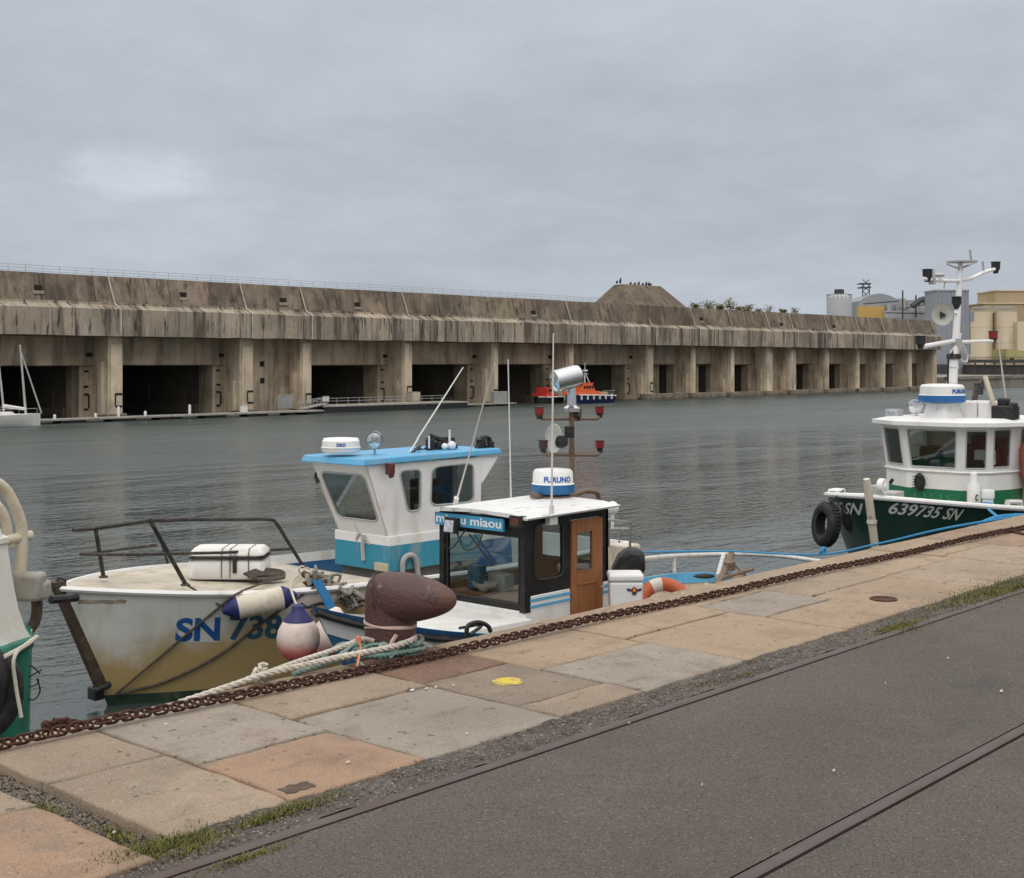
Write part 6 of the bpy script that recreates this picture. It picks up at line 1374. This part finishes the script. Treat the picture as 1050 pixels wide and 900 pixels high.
for k in range(14):
    a = math.radians(-35+k*11.5); s_ = -.012-.05*max(0,math.cos(a))*0-.03*math.sin(a)
    pts.append(V(BX,BY,QZ)+hd*(s_-.05)-sd3*(.152*abs(math.cos(a))**.87*(1 if math.cos(a)>0 else -1))+V(0,0,.328+.139*math.copysign(abs(math.sin(a))**.87,math.sin(a))))
seam.tube(pts,.004,6); seam.build('casting_seam', M('scraped_edge',(.20,.14,.115),.7,dirt=(.066,.029,.026),dscale=22,damt=1.0,lo=.38,hi=.52), o)
tape = M('pale_pink_tape', (.52,.38,.33), .8, dirt=(.34,.24,.2), dscale=12, damt=.6)
rb = MB()
def hoop(z, r, ph=0, dz=0, n=32): return [V(BX+r*math.cos(2*PI*k/n+ph), BY+r*math.sin(2*PI*k/n+ph), QZ+z+dz*math.sin(2*PI*k/n)) for k in range(n)]
rb.tube(hoop(.178,.153,0,.014),.008,6,closed=True); rb.tube(hoop(.165,.153,1,.012),.007,6,closed=True); rb.tube(hoop(.145,.152,2.4,.03),.006,6,closed=True)
cf = lambda px,py: at(px,py,BY-.14)
rb.tube([cf(404,650)+V(0,-.02,0),cf(402,657),cf(400,664)],.013,6)
tag(rb.build('tied_cord', tape, None, base=(BX,BY,QZ+.17)), 'pale pink cord tied round the neck of the bollard', 'cord')
coil = MB()
for k in range(5):
    r = .180+.012*(k%3)+random.uniform(-.005,.008); z = .012+.011*k
    pts = [p+V(0,0,random.uniform(-.008,.008)) for p in hoop(z,r,k,.014,20)]; rope(coil, pts+[pts[0]], .012)
for k in range(10):
    a = random.uniform(2.6,5.4); p = V(BX+.2*math.cos(a),BY+.2*math.sin(a),QZ+.06); q = p+V(-random.uniform(.1,.35),random.uniform(-.12,.1),-.03)
    coil.tube(spline([p,(p+q)/2+V(0,random.uniform(-.05,.05),.05),q],5),.011,6)
tag(coil.build('rope_coil', ropeg, None, base=(BX,BY,QZ)), 'tangled sea green rope coiled round the foot of the bollard', 'rope')
# two white mooring ropes
L1 = spline([at(184,720,5.80),at(210,711.5,5.74),at(235,703,5.72),at(265,692.5,5.70),at(300,684,5.68),at(340,675,5.66),at(380,667,5.62),at(405,662,5.60),at(424,655,5.64),V(BX+.17,BY-.02,QZ+.075)],6)
mb = MB(); rope(mb, L1, .018)
for k in range(9):
    c = at(266+random.uniform(-5,5),690+random.uniform(-6,5),5.74); a = random.uniform(0,6.3)
    mb.tube([c+V(.026*math.cos(a+j),.012*math.sin(3*j),.026*math.sin(a+j)) for j in [q*.7 for q in range(7)]],.010,6)
tag(mb.build('mooring_rope', ropew, None, base=at(265,692,5.76)), 'thick white mooring rope with a fat knot running left from the bollard', 'rope')
L2 = spline([at(255,697,5.80),at(285,685,5.80),at(320,673,5.80),at(350,663,5.80),at(370,655,5.80),V(BX-.155,BY-.02,QZ+.09)],6)
mb = MB(); rope(mb, L2, .015); tag(mb.build('mooring_rope', ropew, None, base=at(320,669,5.92)), 'second white rope rising above the knotted rope to the bollard', 'rope')
mb = MB(); rope(mb, spline([at(300,691,5.75),at(330,681,5.72),at(352,675,5.68),at(372,672,5.64),at(395,671,5.6),at(424,666,5.62)],6), .014); mb.tube(spline([at(345,676,5.7),at(352,668,5.7),at(362,673,5.66),at(370,680,5.6),at(376,685,5.53),at(384,681,5.53)],6),.010,6)
tag(mb.build('loose_rope', ropeg, None, base=at(350,670,5.84)), 'faded green rope end lying beside the white mooring ropes', 'rope')
wh_ = MB(); pin = M('whipping_orange', (.60,.22,.12), .8)
for px, py in ((367.5,655),(370,672)):
    c = at(px,py,5.66); wh_.cbox(c,(.018,.03,.03),rz=.3); 
wh_.tube([at(367,652,5.72),at(370,664,5.66),at(368,674,5.6),at(366,683,5.57)],.007,6); tag(wh_.build('whipping_cord', pin, None, base=at(368,664,5.77)), 'orange and pale twine binding the ropes beside the bollard', 'cord')
# brown stain left on the coping by the bollard is the stone there itself

# ------------------------------------------------------------------ rusty chain along the edge
rustc = M('chain_rust', (.066,.026,.017), .8, metal=.15, dirt=(.045,.020,.014), dscale=11, damt=.7, var=.3, vscale=9, bump=.4, bscale=120)
path = [(-16,766),(0,762.5),(50,752),(100,741.5),(150,731),(200,721.5),(260,709),(330,694),(400,679.5),(450,669),(520,654),(600,636),(680,619),(760,602),(850,582.5),(950,561),(1050,539.5),(1075,534)]
pts = [atz(px,py,QZ+.034) for px,py in path]; pts = spline(pts,8)
dens = [0.0]
for a,b in zip(pts,pts[1:]): dens.append(dens[-1]+(b-a).length)
def on(s):
    for i in range(len(pts)-1):
        if dens[i+1] >= s: return pts[i].lerp(pts[i+1],(s-dens[i])/max(1e-9,dens[i+1]-dens[i]))
    return pts[-1]
mb = MB(); s = 0; i = 0; pit = .0435; LL, WW, wr = .037, .0165, .0068
while s < dens[-1]-.06:
    c = on(s)+V(random.uniform(-.002,.002),random.uniform(-.003,.003),.006*math.sin(s*2.1)+random.uniform(-.003,.003)); t = (on(s+.03)-on(max(0,s-.03))).normalized(); sdv = t.cross(V(0,0,1)).normalized()
    ang = (.25 if i % 2 else 1.45)+random.uniform(-.25,.25)
    wv = sdv*math.cos(ang)+t.cross(sdv)*math.sin(ang)
    P = []
    for k in range(6): a = -PI/2+PI*k/5; P.append(c+t*(LL-WW*1.05+math.cos(a)*WW*1.05)+wv*math.sin(a)*WW*1.25)
    for k in range(6): a = PI/2+PI*k/5; P.append(c-t*(LL-WW*1.05-math.cos(a)*WW*1.05)+wv*math.sin(a)*WW*1.25)
    mb.tube(P,wr,6,closed=True); s += pit; i += 1
ch = mb.build('mooring_chain', rustc, None, base=pts[len(pts)//2]); tag(ch, 'long rusty iron chain lying along the quay edge', 'chain')
# second slack of chain / debris at the lower left, and the sunk ring
mb = MB(); c = atz(64,744,QZ)
for k in range(16):
    q = at(48+k*2.0+random.uniform(-1,1),744-4.5*math.sin(k*.19)+random.uniform(-1,1)+(0 if k<9 else (k-9)*.2),5.80); a = k*1.3
    mb.tube([q+V(.02*math.cos(a+j),.012*math.sin(a+j),.015*math.sin(j)) for j in [2*PI*u/8 for u in range(8)]],.009,6,closed=True)
tag(mb.build('chain_heap', rustc, None, base=c), 'small heap of rusty chain at the quay edge on the left', 'chain')
mb = MB(); mb.tube([at(88,742,5.82),at(132,731,5.82)],.022,8); tag(mb.build('iron_bar', rustp, None, base=at(110,737,5.82)), 'rusty iron bar lying behind the chain on the quay edge', 'bar')
# blue mooring lines of the right hand boats
ropething('blue_line', spline([at(640,566,12.2),at(740,564.5,11.4),at(838,568,10.2),at(900,557,8.5),at(960,543,7.2),at(1010,534,6.3),at(1060,526.5,6.1)],8), .016, ropeb, 'long thin blue line stretched from the blue stern along the quay')
mb = MB(); c = at(844,564,10.1)
for k in range(6): a = k*1.1; mb.tube([c+V(.05*math.cos(a+j),.04*math.sin(2*j+k),.05*math.sin(a+j)) for j in [q*.8 for q in range(6)]],.014,6)
tag(mb.build('rope_knot', ropeb, None, base=c), 'blue knot on the long thin line below the tyre', 'rope')
ropething('blue_line', spline([at(1010,519,9.2),at(1006,517,9.2),at(1014,522,8.8),at(1028,533,7.4),at(1042,537,6.2)],6), .022, ropeb, 'doubled blue line dropping from the green boat rail to the quay')
ropething('blue_line', spline([at(1003,537,6.4),at(1018,531,6.3),at(1035,528,6.2),at(1056,527.5,6.0),at(1085,527,5.7)],6), .024, ropeb, 'thick blue line lying on the quay edge at the right')
mb = MB(); c = at(1008,519,9.15)
for k in range(7): mb.tube([c+V(.12*math.cos(j)+.02*k,.1*math.sin(j),-.05+.016*k) for j in [2*PI*u/12 for u in range(12)]],.014,6,closed=True)
tag(mb.build('rope_turns', ropeb, None, base=c), 'turns of blue rope on the green boat rail', 'rope')
mb = MB(); mb.tube([atz(1035,545,QZ)+V(0,0,.01),atz(1052,549,QZ)+V(0,0,.01)],.02,6); tag(mb.build('iron_bar', rustp, None, base=atz(1043,547,QZ)), 'short rusty iron bar flat on the stones at the right edge', 'bar')
ropething('mooring_line', spline([at(424,644,10.6),V(8.5,6.6,2.2)],4) if False else spline([h2.pt(11.0,h2.sheer(11.0)+.03,-1,-.05)+V(0,0,.05),at(494,640,10.35),at(482,650,10.2)],4), .02, blk, 'short black line on the bow rail of the blue boat', False)
mb = MB(); mb.tube(spline([at(478,652,10.3),at(480,641,10.3),at(490,637.5,10.3),at(500,641,10.3),at(503,647,10.3)],5),.026,8); tag(mb.build('hose_loop', blk, None, base=at(490,645,10.3)), 'black hose looped over the blue boat rail by the cabin', 'hose')

for o in list(bpy.data.objects):
    if '_b' in o: del o['_b']
